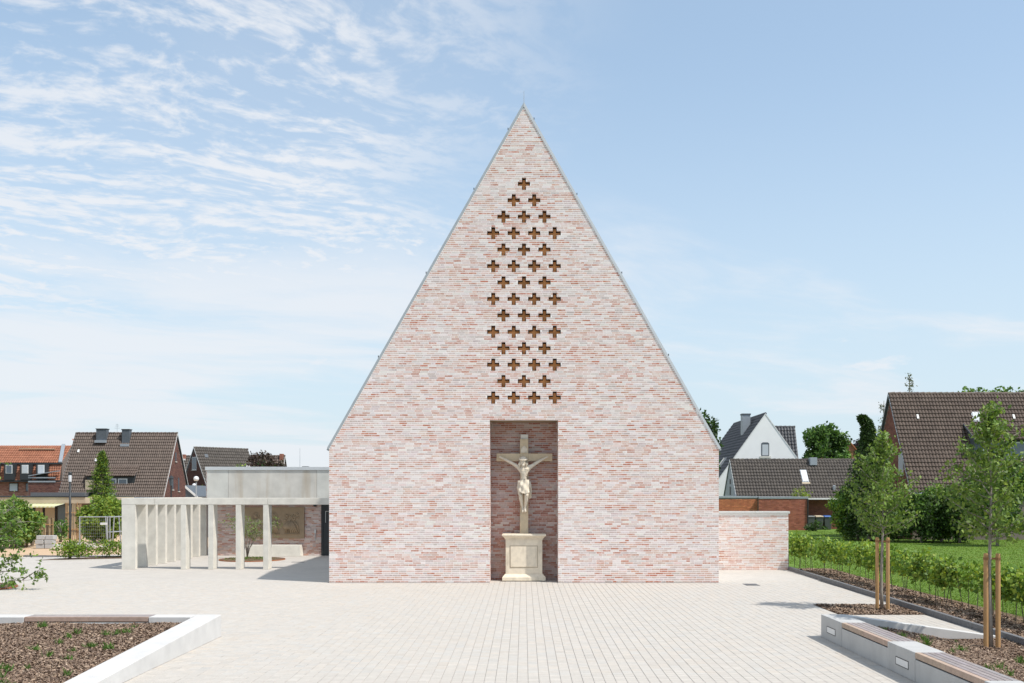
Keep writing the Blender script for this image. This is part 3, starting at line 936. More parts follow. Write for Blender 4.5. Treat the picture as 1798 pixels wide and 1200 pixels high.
def wing():
    x0, x1 = -13.85, -HW - 0.01
    w = empty('church_wing', (x0, BACK, 0)); tag(w, 'low church wing with concrete upper wall above a shaded brick wall', 'building')
    L = x1 - x0
    zt = 3.86
    bx = lambda name, a, b, c, d, e, f, m, bev=0.0, par=w: MB().box(a, b, c, d, e, f).build(name, m, par, bevel=bev)
    bx('wall_core', 0.06, L, 0.012, 9, 0, 3.8, m_mortar_in)
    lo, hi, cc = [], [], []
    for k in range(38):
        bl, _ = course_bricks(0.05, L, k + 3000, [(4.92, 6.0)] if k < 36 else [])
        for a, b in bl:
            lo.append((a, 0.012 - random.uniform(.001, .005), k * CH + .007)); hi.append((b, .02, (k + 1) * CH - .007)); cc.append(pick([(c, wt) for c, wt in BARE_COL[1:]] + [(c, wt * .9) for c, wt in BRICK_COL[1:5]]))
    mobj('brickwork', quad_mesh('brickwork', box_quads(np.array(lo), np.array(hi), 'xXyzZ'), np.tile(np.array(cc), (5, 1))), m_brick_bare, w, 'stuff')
    # end wall strip of brick
    lo, hi, cc = [], [], []
    for k in range(60):
        bl, _ = course_bricks(-0.64 if k > 38 else -0.02, 4.0, k + 3400)
        for a, b in bl:
            lo.append((0.05 if k > 38 else -0.02, a, k * CH + .005)); hi.append((0.096 if k > 38 else 0.01, b, (k + 1) * CH - .005)); cc.append(pick(BRICK_COL))
    mobj('end_brickwork', quad_mesh('end_brickwork', box_quads(np.array(lo), np.array(hi), 'xXyzZ'), np.tile(np.array(cc), (5, 1))), m_brick, w, 'stuff')
    # concrete panels
    for a, b in ((0.1, 1.02), (1.03, 4.86), (4.87, L)):
        bx('concrete_panel', a, b, -0.68, 0.01, 2.41, 3.74, m_conc_old if a == 1.03 else m_conc_wall, 0.006)
    bx('coping', 0.03, L, -0.72, 9, 3.742, zt + 0.03, m_zinc_lt, 0.008)
    bx('roof_vent', 3.85, 4.12, 1.0, 1.3, zt + .03, zt + 0.1, m_dark, 0.01)
    MB().tube([(3.62, 1.6, zt), (3.62, 1.6, zt + 0.95)], [.012, .006], 6).build('lightning_rod', m_steel, w)
    # door and small fittings
    d = bx('door', 4.94, 5.98, 0.002, 0.0115, 0, 2.26, m_dark, 0)
    bx('door_frame', 4.92, 5.0, -0.03, 0.001, 0, 2.27, m_dark, 0.004, d)
    MB().tube([(5.12, -.03, 1.45), (5.12, -.03, 1.95)], .013, 6).build('handle', m_steel, d)
    MB().tube([(5.12, -.03, 1.95), (5.5, -.03, 1.95)], .013, 6).build('handle_bar', m_steel, d)
    ic = bx('intercom', 4.62, 4.70, -0.05, 0.01, 0.98, 1.15, m_steel, 0.006)
    bx('intercom_post', 4.645, 4.675, -0.05, 0.005, 0.70, 0.979, m_steel, 0.004)
    bx('floodlight', 4.60, 4.72, -0.14, 0.0, 2.16, 2.29, m_dark, 0.01)


wing()


def relief():
    xa, xb = -12.42, -9.66; z0, z1 = 0.76, 2.13; yf = BACK - 0.10
    r = empty('stone_relief', ((xa + xb) / 2, yf, z0)); tag(r, 'brown sandstone relief of robed figures on the shaded brick wall', 'relief')
    ox = (xa + xb) / 2
    MB().box(xa - ox, xb - ox, 0.0, 0.105, 0, z1 - z0).build('slab', m_relief, r, bevel=0.012)
    b = MB(); W = xb - xa

    def head(x, z, rr=0.085):
        b.blob((x, -0.01, z), (rr, 0.06, rr * 1.15), 10)
        b.tube([(x + rr * 1.9 * math.cos(a), -0.004, z + rr * 1.9 * math.sin(a)) for a in [2 * math.pi * i / 16 for i in range(17)]], 0.014, 5)

    def robe(x, z, w, h, lean=0.0):
        for i in range(6):
            t = (i + .5) / 6 - .5
            b.tube([(x + t * w * .45 + lean, -0.005, z + h), (x + t * w * .8 + lean * .5, -.03, z + h * .55), (x + t * w * 1.15, -0.01, z)], [.035, .05, .03], 6)
    robe(-0.75, 0.25, 0.5, 0.6); head(-0.75, 0.98)
    robe(-0.25, 0.22, 0.4, 0.45, 0.05); head(-0.2, 0.80, 0.07)
    robe(0.05, 0.24, 0.42, 0.55, -0.04); head(0.05, 0.97, 0.09)
    head(0.26, 0.70, 0.065)
    robe(0.85, 0.24, 0.5, 0.5, -0.1)
    b.blob((0.62, -.02, .52), (.2, .06, .13), 10)
    for i in range(26):
        a = random.uniform(0, math.pi); q = (0.82 + random.uniform(-.32, .32), -.005, .95 + random.uniform(-.16, .14))
        b.blob(q, (random.uniform(.03, .08), .04, random.uniform(.02, .05)), 7)
    b.tube([(0.55, -.01, .27), (0.6, -.03, .6), (0.8, -.02, .8)], [.03, .04, .02], 6)
    b.tube([(1.15, -.01, .27), (1.08, -.03, .6), (0.9, -.02, .8)], [.03, .04, .02], 6)
    b.box(-1.0, 0.32, -0.03, 0.01, 0.185, 0.215); b.box(0.5, 1.2, -0.03, 0.01, 0.185, 0.215)
    b.build('carving', m_relief, r, smooth=True)


relief()
ob = MB().prism([(-12.25, 43.15, 0), (-9.70, 43.15, 0), (-9.76, 43.2, 0.485), (-12.1, 43.2, 0.485)], (0, 0.5, 0)).build('concrete_bench', m_conc, None, bevel=0.01)
tag(ob, 'solid pale concrete bench block below the brown stone relief', 'bench')
ob = MB().box(-9.25, -8.75, 39.4, 39.62, 0.0, 0.006).build('drain_grate', m_kerb, None)
tag(ob, 'small flat drain grate in the paved yard behind the columns', 'drain')
ob = MB()
for i in range(7): ob.box(6.62 + i * .055, 6.66 + i * .055, 29.45, 29.93, 0.002, 0.010)
ob.box(6.60, 7.01, 29.42, 29.45, 0.002, 0.011); ob.box(6.60, 7.01, 29.93, 29.96, 0.002, 0.011); ob.box(6.6, 7.01, 29.45, 29.93, 0.001, 0.004)
tag(ob.build('drain_cover', m_kerb, None), 'dark slotted drain cover in paving right of the church corner', 'drain')


# ==================================================================================================
# PLANTERS AND BENCHES IN FRONT
# ==================================================================================================
WOOD = [(0.30, 0.265, 0.255), (0.27, 0.235, 0.23), (0.33, 0.285, 0.27), (0.29, 0.26, 0.255)]


def slatted_bench(name, label, axis, a0, a1, b0, b1, ztop, out, parent_group):
    """timber bench let into a low wall. axis: direction of the slats; out: side (-1/+1 on the other axis) of the fascia"""
    e = empty(name, ((a0 + a1) / 2 if axis == 'x' else (b0 + b1) / 2, (b0 + b1) / 2 if axis == 'x' else (a0 + a1) / 2, 0))
    tag(e, label, 'bench', parent_group)
    ex, ey = e.location.x, e.location.y

    def bx(nm, p0, p1, q0, q1, z0, z1, m, bev=0.003, cols=None):
        if axis == 'x': x0, x1, y0, y1 = p0, p1, q0, q1
        else: x0, x1, y0, y1 = q0, q1, p0, p1
        return MB().box(x0 - ex, x1 - ex, y0 - ey, y1 - ey, z0, z1, cols).build(nm, m, e, bevel=bev, cols=cols is not None)
    n = 5; wdt = (b1 - b0 - 0.004) / n
    mid = a0 + (a1 - a0) * 0.52
    for i in range(n):
        q0 = b0 + i * wdt + 0.006; q1 = b0 + (i + 1) * wdt - 0.006
        edge = (i == 0 and out < 0) or (i == n - 1 and out > 0)
        for c0, c1 in ((a0 + .006, mid - .001), (mid + .001, a1 - .006)):
            col = jit(random.choice(WOOD), .10)
            if edge: col = jit((0.40, 0.30, 0.235), .06)
            bx('slat', c0, c1, q0, q1, ztop - (0.085 if edge else 0.035), ztop, m_wood, cols=col)
    bx('bearer', a0 + .02, a1 - .02, b0 + 0.03, b1 - 0.03, ztop - 0.085, ztop - 0.037, m_black, 0)
    return e


def right_planter():
    p = empty('planter_wall', (5.66, 18.9, 0)); tag(p, 'grey concrete planter wall with set-in lights on the plaza side right of the church', 'planter')
    O = p.location
    x0, x1, h = 5.66, 6.11, 0.43
    segs = [(18.9, 17.69), (15.45, 14.37), (12.2, 11.1)]
    lows = [(17.685, 15.455), (14.365, 12.205), (11.095, 8.9)]
    for a, b in segs:
        blk = MB().box(x0 - O.x, x1 - O.x, b - O.y, a - O.y, 0, h).build('block', m_conc_bench, p, bevel=0.008)
        c = a - 0.60 if a < 18 else 18.28
        f = MB(); z0, z1 = 0.135, 0.26; y0, y1 = c - 0.25 - O.y, c + 0.25 - O.y; t = 0.012
        X0, X1 = -0.006, 0.002
        f.box(X0, X1, y0, y1, z0, z0 + t); f.box(X0, X1, y0, y1, z1 - t, z1); f.box(X0, X1, y0, y0 + t, z0 + t, z1 - t); f.box(X0, X1, y1 - t, y1, z0 + t, z1 - t)
        fo = f.build('light_frame', m_dark, blk)
        MB().box(-0.004, 0.001, y0 + t, y1 - t, z0 + t, z1 - t).build('light_lens', m_panel, blk)
    for a, b in lows:
        MB().box(x0 - O.x + 0.004, x1 - O.x, b - O.y, a - O.y, 0, h - 0.105).build('low_block', m_conc_bench, p, bevel=0.006)
    # tapering rear arm
    ar = MB()
    ya, yb = 18.9 - O.y, 18.62 - O.y
    xa, xb = x1 + 0.004 - O.x, 9.0 - O.x
    ar.add([(xa, yb, 0), (xb, yb, 0), (xb, ya, 0), (xa, ya, 0), (xa, yb, h), (xb, yb, 0.03), (xb, ya, 0.03), (xa, ya, h)],
           [(0, 3, 2, 1), (4, 5, 6, 7), (0, 1, 5, 4), (1, 2, 6, 5), (2, 3, 7, 6), (3, 0, 4, 7)])
    ar.build('tapering_arm', m_conc_white, p, bevel=0.006)
    slatted_bench('slatted_bench', 'weathered timber slat bench between two lit concrete blocks of the planter', 'y', 15.455, 17.685, x0 - 0.004, x1 - 0.004, h + 0.001, -1, 'timber benches on planter walls')
    slatted_bench('slatted_bench', 'weathered timber slat bench cut by the bottom right edge of the photo', 'y', 12.205, 14.365, x0 - 0.004, x1 - 0.004, h + 0.001, -1, 'timber benches on planter walls')
    zf = lambda x, y: np.maximum(0.335 - 0.17 * (x - 6.1), 0.02) - 0.02 + 0.012 * np.sin(x * 3.1 + y * 2.3)
    soil = soil_grid('planter_soil', 6.11, 9.05, 8.5, 18.62, zf)
    chips('bark_chips', rect(6.12, 9.0, 11.5, 18.6), 34000, lambda x, y: zf(x, y), soil, 0.038)
    return zf


def soil_grid(name, x0, x1, y0, y1, zf):
    nx, ny = 14, 30
    xs = np.linspace(x0, x1, nx); ys = np.linspace(y0, y1, ny)
    vs = [(x, y, float(zf(x, y))) for y in ys for x in xs]
    fs = [(j * nx + i, j * nx + i + 1, (j + 1) * nx + i + 1, (j + 1) * nx + i) for j in range(ny - 1) for i in range(nx - 1)]
    me = bpy.data.meshes.new(name); me.from_pydata(vs, [], fs); me.update()
    return mobj(name, me, m_mulch, None, 'structure')


ZR = right_planter()


def left_planter():
    p = empty('planter_wall', (-5.78, 18.95, 0)); tag(p, 'white concrete planter wall sloping down to the ground at the lower left', 'planter')
    O = p.location
    h = 0.42
    # rear arm along x with two blocks and a sunk length carrying the bench
    y0, y1 = 18.55 - O.y, 18.95 - O.y
    MB().box(-7.02 - O.x, -6.24 - O.x, y0, y1, 0, h).build('block', m_conc_white, p, bevel=0.008)
    MB().box(-9.35 - O.x, -7.025 - O.x, y0 + 0.004, y1, 0, h - 0.105).build('low_block', m_conc_white, p, bevel=0.006)
    MB().box(-14.5 - O.x, -9.355 - O.x, y0, y1, 0, h).build('block', m_conc_white, p, bevel=0.008)
    # side arm whose top falls towards the camera
    ar = MB(); yc, yn = 18.95 - O.y, 10.0 - O.y
    xa, xb = -6.235 - O.x, -5.78 - O.x
    zs = lambda y: max(h - 0.0475 * (18.95 - y), 0.02)
    ar.add([(xa, yn, 0), (xb, yn, 0), (xb, yc, 0), (xa, yc, 0), (xa, yn, zs(10.0)), (xb, yn, zs(10.0)), (xb, yc, h), (xa, yc, h)],
           [(0, 3, 2, 1), (4, 5, 6, 7), (0, 1, 5, 4), (1, 2, 6, 5), (2, 3, 7, 6), (3, 0, 4, 7)])
    ar.build('tapering_arm', m_conc_white, p, bevel=0.008)
    slatted_bench('slatted_bench', 'timber slat bench set in the white planter wall at left', 'x', -9.35, -7.025, 18.55 - 0.004, 18.95 - 0.004, h + 0.001, -1, 'timber benches on planter walls')
    zf = lambda x, y: np.clip(h - 0.0475 * (18.95 - y) - 0.055 - 0.05 * np.clip((y - 17.8) / 0.8, 0, 1), 0.01, 1) + 0.014 * np.sin(x * 2.7 + y * 1.9) * np.sin(y * 1.3)
    soil = soil_grid('planter_soil', -15, -6.24, 9.0, 18.55, zf)
    chips('bark_chips', rect(-11.0, -6.25, 12.0, 18.54), 75000, lambda x, y: zf(x, y), soil, 0.037)
    return zf


ZL = left_planter()


def weeds(zf, rx, ry, n, label, group):
    base = []
    for v in range(4):
        mb = MB()
        for i in range(26):
            a = random.uniform(0, 6.28); r = random.uniform(0, .07); h = random.uniform(.04, .11)
            p = Vector((r * math.cos(a), r * math.sin(a), -0.01)); q = p + Vector((random.uniform(-.05, .05), random.uniform(-.05, .05), h))
            d = Vector((math.cos(a + 1.3), math.sin(a + 1.3), 0)) * 0.007
            mb.add([p - d, p + d, q + d * .3, q - d * .3], [(0, 1, 2, 3)], jit((0.085, 0.17, 0.03), .3))
        me = mb.mesh('grass_tuft', True); me.materials.append(m_blade); base.append(me)
    for i in range(n):
        x, y = random.uniform(*rx), random.uniform(*ry)
        o = bpy.data.objects.new('grass_tuft', base[i % 4]); o.location = (x, y, float(zf(x, y)) + .012)
        o.rotation_euler = (0, 0, random.uniform(0, 6)); s = random.uniform(.7, 1.5); o.scale = (s * 1.2, s, s * .8); link(o)
        tag(o, label, 'grass', group)


weeds(ZL, (-9.4, -6.5), (13.2, 18.3), 34, 'small tuft of weed grass in the mulch of the lower left planter', 'weed tufts in the left planter')
weeds(ZR, (6.3, 8.2), (12.5, 18.2), 24, 'small tuft of weed grass in the mulch behind the right benches', 'weed tufts in the right planter')

# ==================================================================================================
# HOUSES AROUND THE PLAZA
# ==================================================================================================
BROWN = [(0.0972, 0.0691, 0.0547), (0.1116, 0.0806, 0.0634), (0.0828, 0.0605, 0.049), (0.126, 0.095, 0.0756)]
DKTILE = [(0.045, 0.047, 0.052), (0.052, 0.054, 0.058), (0.040, 0.042, 0.046)]
GREYT = [(0.0782, 0.0666, 0.0558), (0.0918, 0.0782, 0.066), (0.0646, 0.0558, 0.049)]
ORANGE = [(0.31, 0.125, 0.07), (0.35, 0.15, 0.085), (0.27, 0.105, 0.06)]
REDBRICK = [((0.15, 0.07, 0.056), 3), ((0.18, 0.085, 0.066), 3), ((0.125, 0.058, 0.05), 2)]


def tile_field(name, O, U, V, nu, nv, tw, th, pal, mat, parent, amp=0.06, lip=0.05):
    """curved interlocking tiles: nu across, nv up the slope; U, V unit vectors"""
    O = np.array(O, float); U = np.array(U, float); V = np.array(V, float)
    N = np.cross(U, V); N /= np.linalg.norm(N)
    I, J = np.meshgrid(np.arange(nu), np.arange(nv)); I = I.ravel(); J = J.ravel(); n = len(I)
    t = np.array([0, .25, .5, .75, 1.0]); hprof = amp * np.array([0.15, 0.75, 1.0, 0.55, 0.0])
    jitz = rng.normal(0, 0.004, n)
    P = lambda u, v, h: O + u[:, None] * U + v[:, None] * V + h[:, None] * N
    Q = []
    for k in range(4):
        u0, u1 = (I + t[k]) * tw, (I + t[k + 1]) * tw
        vb = J * th - 0.012 * (I % 2); vt = (J + 1) * th
        b0, b1 = lip + hprof[k] + jitz, lip + hprof[k + 1] + jitz
        t0, t1 = np.full(n, hprof[k]), np.full(n, hprof[k + 1])
        Q.append(np.stack([P(u0, vb, b0), P(u1, vb, b1), P(u1, vt, t1), P(u0, vt, t0)], 1))
        Q.append(np.stack([P(u0, vb, b0 * 0 - 0.01), P(u1, vb, b1 * 0 - 0.01), P(u1, vb, b1), P(u0, vb, b0)], 1))
    pal = np.array(pal)
    c = (pal[rng.choice(len(pal), n)] * .35 + pal.mean(0) * .65) * rng.uniform(.9, 1.1, n)[:, None]
    return mobj(name, quad_mesh(name, np.concatenate(Q), np.tile(c, (8, 1))), mat, parent, 'stuff')


def brick_face(name, O, U, w, h, parent, pal=REDBRICK, keep=None, bl=0.25, ch=0.083, mat=None):
    """raised bricks on a vertical wall: O corner, U horizontal unit vector; keep(u, z) tests the outline"""
    O = Vector(O); U = Vector(U); N = U.cross(Vector((0, 0, 1)))
    Q, C = [], []
    for k in range(int(h / ch)):
        off = (k % 2) * bl / 2
        u = -off
        while u < w:
            a, b = max(u + .006, 0), min(u + bl - .006, w)
            z0, z1 = k * ch + .006, (k + 1) * ch - .006
            if b - a > .03 and (keep is None or (keep(a, z1) and keep(b, z1))):
                d = N * (0.012 + random.uniform(-.003, .003))
                p = [O + U * a + Vector((0, 0, z0)) + d, O + U * b + Vector((0, 0, z0)) + d, O + U * b + Vector((0, 0, z1)) + d, O + U * a + Vector((0, 0, z1)) + d]
                Q.append([tuple(x) for x in p]); C.append(pick(pal))
            u += bl
    return mobj(name, quad_mesh(name, np.array(Q), np.array(C)), mat or m_hbrick, parent, 'stuff')


m_hmortar = M('grey_mortar', (0.20, 0.165, 0.145), 0.95, var=0.1)


def house(name, label, ex, ey, rz, L, W, ze, zr, pal, wall_mat, tw=0.2, th=0.34, tmat=None, verge=m_frame, back=True, over=0.12):
    """gabled house: local x along the ridge (0..L), front slope faces local -y, local y 0..W"""
    e = empty(name, (ex, ey, 0), rz); tag(e, label, 'house')
    MB().prism([(0, 0.0, 0), (0, 0.0, ze), (0, W / 2, zr), (0, W, ze), (0, W, 0)][::-1], (L, 0, 0)).build('wall', wall_mat, e)
    s = math.hypot(W / 2, zr - ze); c, sn = (W / 2) / s, (zr - ze) / s
    o2 = 0.22
    nv = int(round((s + o2) / th)); nu = int(round((L + 2 * over) / tw))
    tw2, th2 = (L + 2 * over) / nu, (s + o2) / nv
    lift = 0.05
    tile_field('roof_tiles', (-over, -o2 * c - sn * lift, ze - o2 * sn + c * lift), (1, 0, 0), (0, c, sn), nu, nv, tw2, th2, pal, tmat or m_tile, e)
    if back:
        MB().prism([(-over, W + o2 * c + sn * lift, ze - o2 * sn + c * lift), (-over, W / 2, zr + lift / c), (-over, W / 2, zr + lift / c - .06), (-over, W + o2 * c, ze - o2 * sn)], (L + 2 * over, 0, 0)).build('rear_roof', m_slate, e)
    rt = MB(); n = int((L + 2 * over) / 0.36)
    for i in range(n):
        x = -over + i * (L + 2 * over) / n
        rt.tube([(x, W / 2, zr + .055), (x + (L + 2 * over) / n + .02, W / 2, zr + .075)], [.10, .12], 6, jit(random.choice(pal), .2))
    rt.build('ridge_tiles', tmat or m_tile, e, cols=True)
    for x in (-over - 0.025, L + over + 0.005):
        for sgn in (0, 1):
            p0 = Vector((x, -o2 * c if sgn == 0 else W + o2 * c, ze - o2 * sn - .02)); p1 = Vector((x, W / 2, zr - .02))
            MB().prism([p0, p1, p1 + Vector((0, 0, .13)), p0 + Vector((0, 0, .13))], (0.02, 0, 0)).build('verge_board', verge, e)
    MB().tube([(-over, -o2 * c - .06, ze - o2 * sn - .02), (L + over, -o2 * c - .06, ze - o2 * sn - .02)], .065, 8).build('gutter', m_lead, e)
    e['s'] = s
    return e, c, sn


def window(e, face, u, z, w, h, L=0, W=0, frame=m_frame, pane=m_glass, sill=True, mull=0, depth=.05):
    """window on a wall of a house. face: 'f' front (y=0), 'l' (x=0), 'r' (x=L)"""
    t = 0.06

    def bx(nm, a0, a1, d0, d1, z0, z1, m, par):
        if face == 'f': b = MB().box(a0, a1, -d1, -d0, z0, z1)
        elif face == 'l': b = MB().box(-d1, -d0, a0, a1, z0, z1)
        else: b = MB().box(L + d0, L + d1, a0, a1, z0, z1)
        return b.build(nm, m, par)
    fr = MB()
    o = bx('window', u, u + w, 0.013, 0.022, z, z + h, frame, e)
    n = mull + 1; pw = (w - t * (n + 1)) / n
    for i in range(n):
        bx('pane', u + t + i * (pw + t), u + t + i * (pw + t) + pw, 0.0225, 0.03, z + t, z + h - t, pane, o)
    if sill: bx('sill', u - .05, u + w + .05, 0.013, .09, z - .07, z - .003, m_conc, o)
    return o


def on_slope(c, sn, ze, v, lift=0.1):
    """local (y, z) on the front slope at distance v up from the eaves"""
    return (v * c - sn * lift, ze + v * sn + c * lift)


def roof_item(e, name, x0, x1, v0, v1, c, sn, ze, mat, thick=0.06, lift=0.09, parent=None):
    y0, z0 = on_slope(c, sn, ze, v0, lift); y1, z1 = on_slope(c, sn, ze, v1, lift)
    n = Vector((0, -sn, c)) * thick
    a = [Vector((x0, y0, z0)), Vector((x1, y0, z0)), Vector((x1, y1, z1)), Vector((x0, y1, z1))]
    return MB().prism(a, n).build(name, mat, parent or e)


# ---- left: house with large brown roof
def left_brown_house():
    Y1 = 90.0; X1 = (283 - CX) * Y1 / FPX + 0.12; L = 9.3; W = 7.0; ze = 2.55; zr = 8.35
    e, c, sn = house('gabled_house', 'house with large brown tiled roof and two slate chimneys behind the spruce', X1 - L, Y1, 0, L, W, ze, zr, BROWN, m_hmortar, 0.19, 0.34, over=0.15)
    brick_face('gable_bricks', (L, 0, 0), (0, 1, 0), W, zr, e, pal=REDBRICK, keep=lambda u, z: z < ze + (zr - ze) * (1 - abs(u - W / 2) / (W / 2)) - .03)
    for u, z, w, h in ((0.9 + 1.5, 3.1, .35, 1.25), (0.9 + 3.1, 2.95, .35, 1.3), (3.25, 5.75, .3, .85)):
        window(e, 'r', u, z, w, h, L=L, frame=m_dark, pane=m_glass)
    for x, w, h0, h1 in ((2.05, 0.95, 7.7, 8.75), (4.45, 0.7, 7.35, 8.7)):
        ch = MB().box(x, x + w, W / 2 - .65, W / 2 - .05, h0, h1).build('chimney', m_slate, e, bevel=.01)
        MB().box(x - .04, x + w + .04, W / 2 - .7, W / 2, h1 + .002, h1 + .07).build('chimney_cap', m_dark, ch)
        MB().box(x - .05, x + w + .05, W / 2 - .9, W / 2 - .66, h0 - .22, h0 + .02).build('flashing', m_lead, ch)
    an = MB(); an.tube([(3.75, W / 2, zr), (3.75, W / 2, zr + .95)], .02, 5)
    for z, w in ((.55, .25), (.75, .18), (.9, .12)): an.tube([(3.75 - w, W / 2, zr + z), (3.75 + w, W / 2, zr + z)], .012, 4)
    an.build('antenna', m_steel, e)
    # shed dormer
    xa, xb = 2.2, 6.55
    yt, zt = on_slope(c, sn, ze, 3.1, .12)
    ye, z_e = 0.55, zt - 0.95
    d = MB().prism([(xa, ye, z_e - 1.25), (xa, yt, zt - .05), (xa, ye, z_e - .06)], (xb - xa, 0, 0)).build('dormer', m_dark, e)
    ln = math.hypot(yt - ye + .2, zt - z_e); nv = 4
    tile_field('dormer_tiles', (xa - .1, ye - .2, z_e), (1, 0, 0), (0, (yt - ye + .2) / ln, (zt - z_e) / ln), 23, nv, (xb - xa + .2) / 23, ln / nv, BROWN, m_tile, d)
    for x in (4.05, 5.05):
        w = MB().box(x, x + .85, ye - .03, ye - .012, z_e - 1.15, z_e - .22).build('window', m_frame, d)
        MB().box(x + .08, x + .77, ye - .04, ye - .031, z_e - 1.06, z_e - .3).build('pane', m_glass, w)
    MB().prism([(xb + .02, ye - .05, z_e - 1.3), (xb + .02, yt + .1, zt), (xb + .02, ye + .1, z_e - 1.3)], (.06, 0, 0)).build('cheek_flashing', m_frame, d)
    MB().box(xa, xa + .75, ye - .35, ye - .02, z_e - 1.4, z_e - .35).build('stone_cheek', m_beige, d)
    MB().box(xa - .1, xb + .2, ye - .25, ye - .013, z_e - 1.36, z_e - 1.24).build('apron_flashing', m_lead, d)
    for x, v in ((0.55, 4.6), (2.4, 3.6)):
        roof_item(e, 'vent_tile', x, x + .17, v, v + .3, c, sn, ze, m_frame, .08, .12)


left_brown_house()


# ---- far left: orange mansard terrace
def mansard():
    Y = 118.0
    A = lambda px, py, dy=0: at(px, py, Y + dy)
    e = empty('mansard_house', (A(40, 900).x, Y, 0)); tag(e, 'orange tiled mansard house with dark framed windows at the left edge', 'house')
    ex = e.location.x
    x0, x1 = A(-90, 800).x - ex, A(107, 800).x - ex
    z = lambda py: A(0, py).z
    zg, zt = z(813), z(781)
    MB().box(x0, x1, 0.3, 9, 0, zg - .1).build('wall', m_hmortar, e)
    brick_face('wall_bricks', (x0, 0.29, z(900)), (1, 0, 0), x1 - x0, z(845) - z(900), e, pal=[((.36, .17, .12), 3), ((.42, .22, .16), 3), ((.30, .14, .1), 2)], bl=.3, ch=.12)
    # lower steep slope and upper slope
    h1 = zg - z(845)
    tile_field('mansard_tiles', (x0, -0.35, z(845)), (1, 0, 0), Vector((0, .62, h1)).normalized(), 48, 7, (x1 - x0) / 48, math.hypot(.62, h1) / 7, ORANGE, m_tile, e)
    s2 = math.hypot(2.6, zt - zg)
    tile_field('roof_tiles', (x0, 0.2, zg), (1, 0, 0), Vector((0, 2.6, zt - zg)).normalized(), 48, 10, (x1 - x0) / 48, s2 / 10, ORANGE, m_tile, e)
    MB().prism([(x1, .3, zg - .1), (x1, 2.8, zt - .06), (x1, 5.6, zg - .1)], (-(x1 - x0), 0, 0)).build('roof_core', m_hmortar, e)
    MB().box(x0, x1 + .1, 0.0, .22, zg - .18, zg).build('gutter', m_dark, e)
    MB().box(x0, x1, -0.5, -.2, z(846.5), z(843.5)).build('cornice', m_dark, e)
    MB().tube([(A(20, 0).x - ex, 1.9, z(787)), (A(83, 0).x - ex, 1.9, z(788))], .09, 6).build('roof_walkway', m_relief, e)
    MB().prism([(x1 - .35, .1, zg + .05), (x1 + .1, .1, zg + .05), (x1 - .75, 2.75, zt + .12), (x1 - 1.2, 2.75, zt + .12)], (0, 0, .1)).build('verge_board', m_lead, e)
    for px in (12, 40, 68, -16):
        a, b = A(px, 0).x - ex, A(px + 18, 0).x - ex
        d = MB().box(a, b, -.65, .25, z(843), z(814.5)).build('dormer', m_dark, e)
        wn = MB().box(a + .22, b - .22, -.68, -.651, z(832), z(817)).build('window', m_frame, d)
        MB().box(a + .3, b - .3, -.70, -.681, z(831), z(818)).build('pane', m_blind if px != 12 else m_glass, wn)
    for px, m in ((15.5, m_blind), (44.5, m_glass), (-20, m_glass)):
        a, b = A(px, 0).x - ex, A(px + 13.5, 0).x - ex
        o = MB().box(a - .08, b + .08, .22, .285, z(863.5), z(848.5)).build('window', m_dark, e)
        MB().box(a, b, .19, .219, z(862.5), z(849.5)).build('pane', m, o)
    # side wing with balcony
    xb = A(130, 0).x - ex
    g = MB().prism([(A(95, 0).x - ex + .2, -1.5, 0), (xb, -1.5, 0), (xb, -1.5, z(848)), (A(60, 0).x - ex, -1.5, z(848)), (A(60, 0).x - ex, -1.5, 0)], (0, 1.2, 0)).build('balcony_wall', m_hmortar, e)
    brick_face('balcony_bricks', (A(61, 0).x - ex, -1.5, z(905)), (1, 0, 0), xb - (A(61, 0).x - ex), z(848) - z(905), g, bl=.3, ch=.12)
    MB().box(A(61, 0).x - ex, A(108, 0).x - ex, -1.6, -1.52, z(847.5), z(845)).build('balcony_rail', m_lead, g)
    MB().box(A(61, 0).x - ex, A(108, 0).x - ex, -1.6, -1.52, z(840.5), z(838.5)).build('balcony_rail', m_lead, g)
    MB().prism([(A(62, 0).x - ex, -1.7, z(837)), (A(108, 0).x - ex, -1.7, z(829)), (A(108, 0).x - ex, -.4, z(828)), (A(62, 0).x - ex, -.4, z(836))], (0, 0, .08)).build('balcony_awning', m_lead, g)
    # neighbouring gable
    r = empty('red_gable_house', (A(110, 0).x, Y + 3, 0)); tag(r, 'dark red brick gable with orange roof beside the mansard house', 'house')
    rx = r.location.x
    MB().prism([(A(93, 0).x - rx, 0, 0), (A(150, 0).x - rx, 0, 0), (A(150, 0).x - rx, 0, z(822)), (A(109, 0).x - rx, 0, z(779.5)), (A(93, 0).x - rx, 0, z(783))], (0, 8, 0)).build('wall', m_hmortar, r)
    brick_face('gable_bricks', (A(93, 0).x - rx, 0, 0), (1, 0, 0), 3.8, z(780), r, bl=.3, ch=.12, keep=lambda u, zz: zz < z(783) - .2 and (u < 1.15 or zz < z(781) - (u - 1.15) * 1.35))
    tile_field('roof_tiles', (A(124, 0).x - rx + .3, -.3, z(806)), (0, 1, 0), Vector((A(109, 0).x - A(124, 0).x, 0, z(779) - z(806))).normalized(), 20, 8, .3, .36, ORANGE, m_tile, r)
    tile_field('front_tiles', (A(109, 0).x - rx, -.2, z(806)), (1, 0, 0), Vector((0, 1.2, z(779) - z(806))).normalized(), 14, 6, .3, .34, ORANGE, m_tile, r)


mansard()


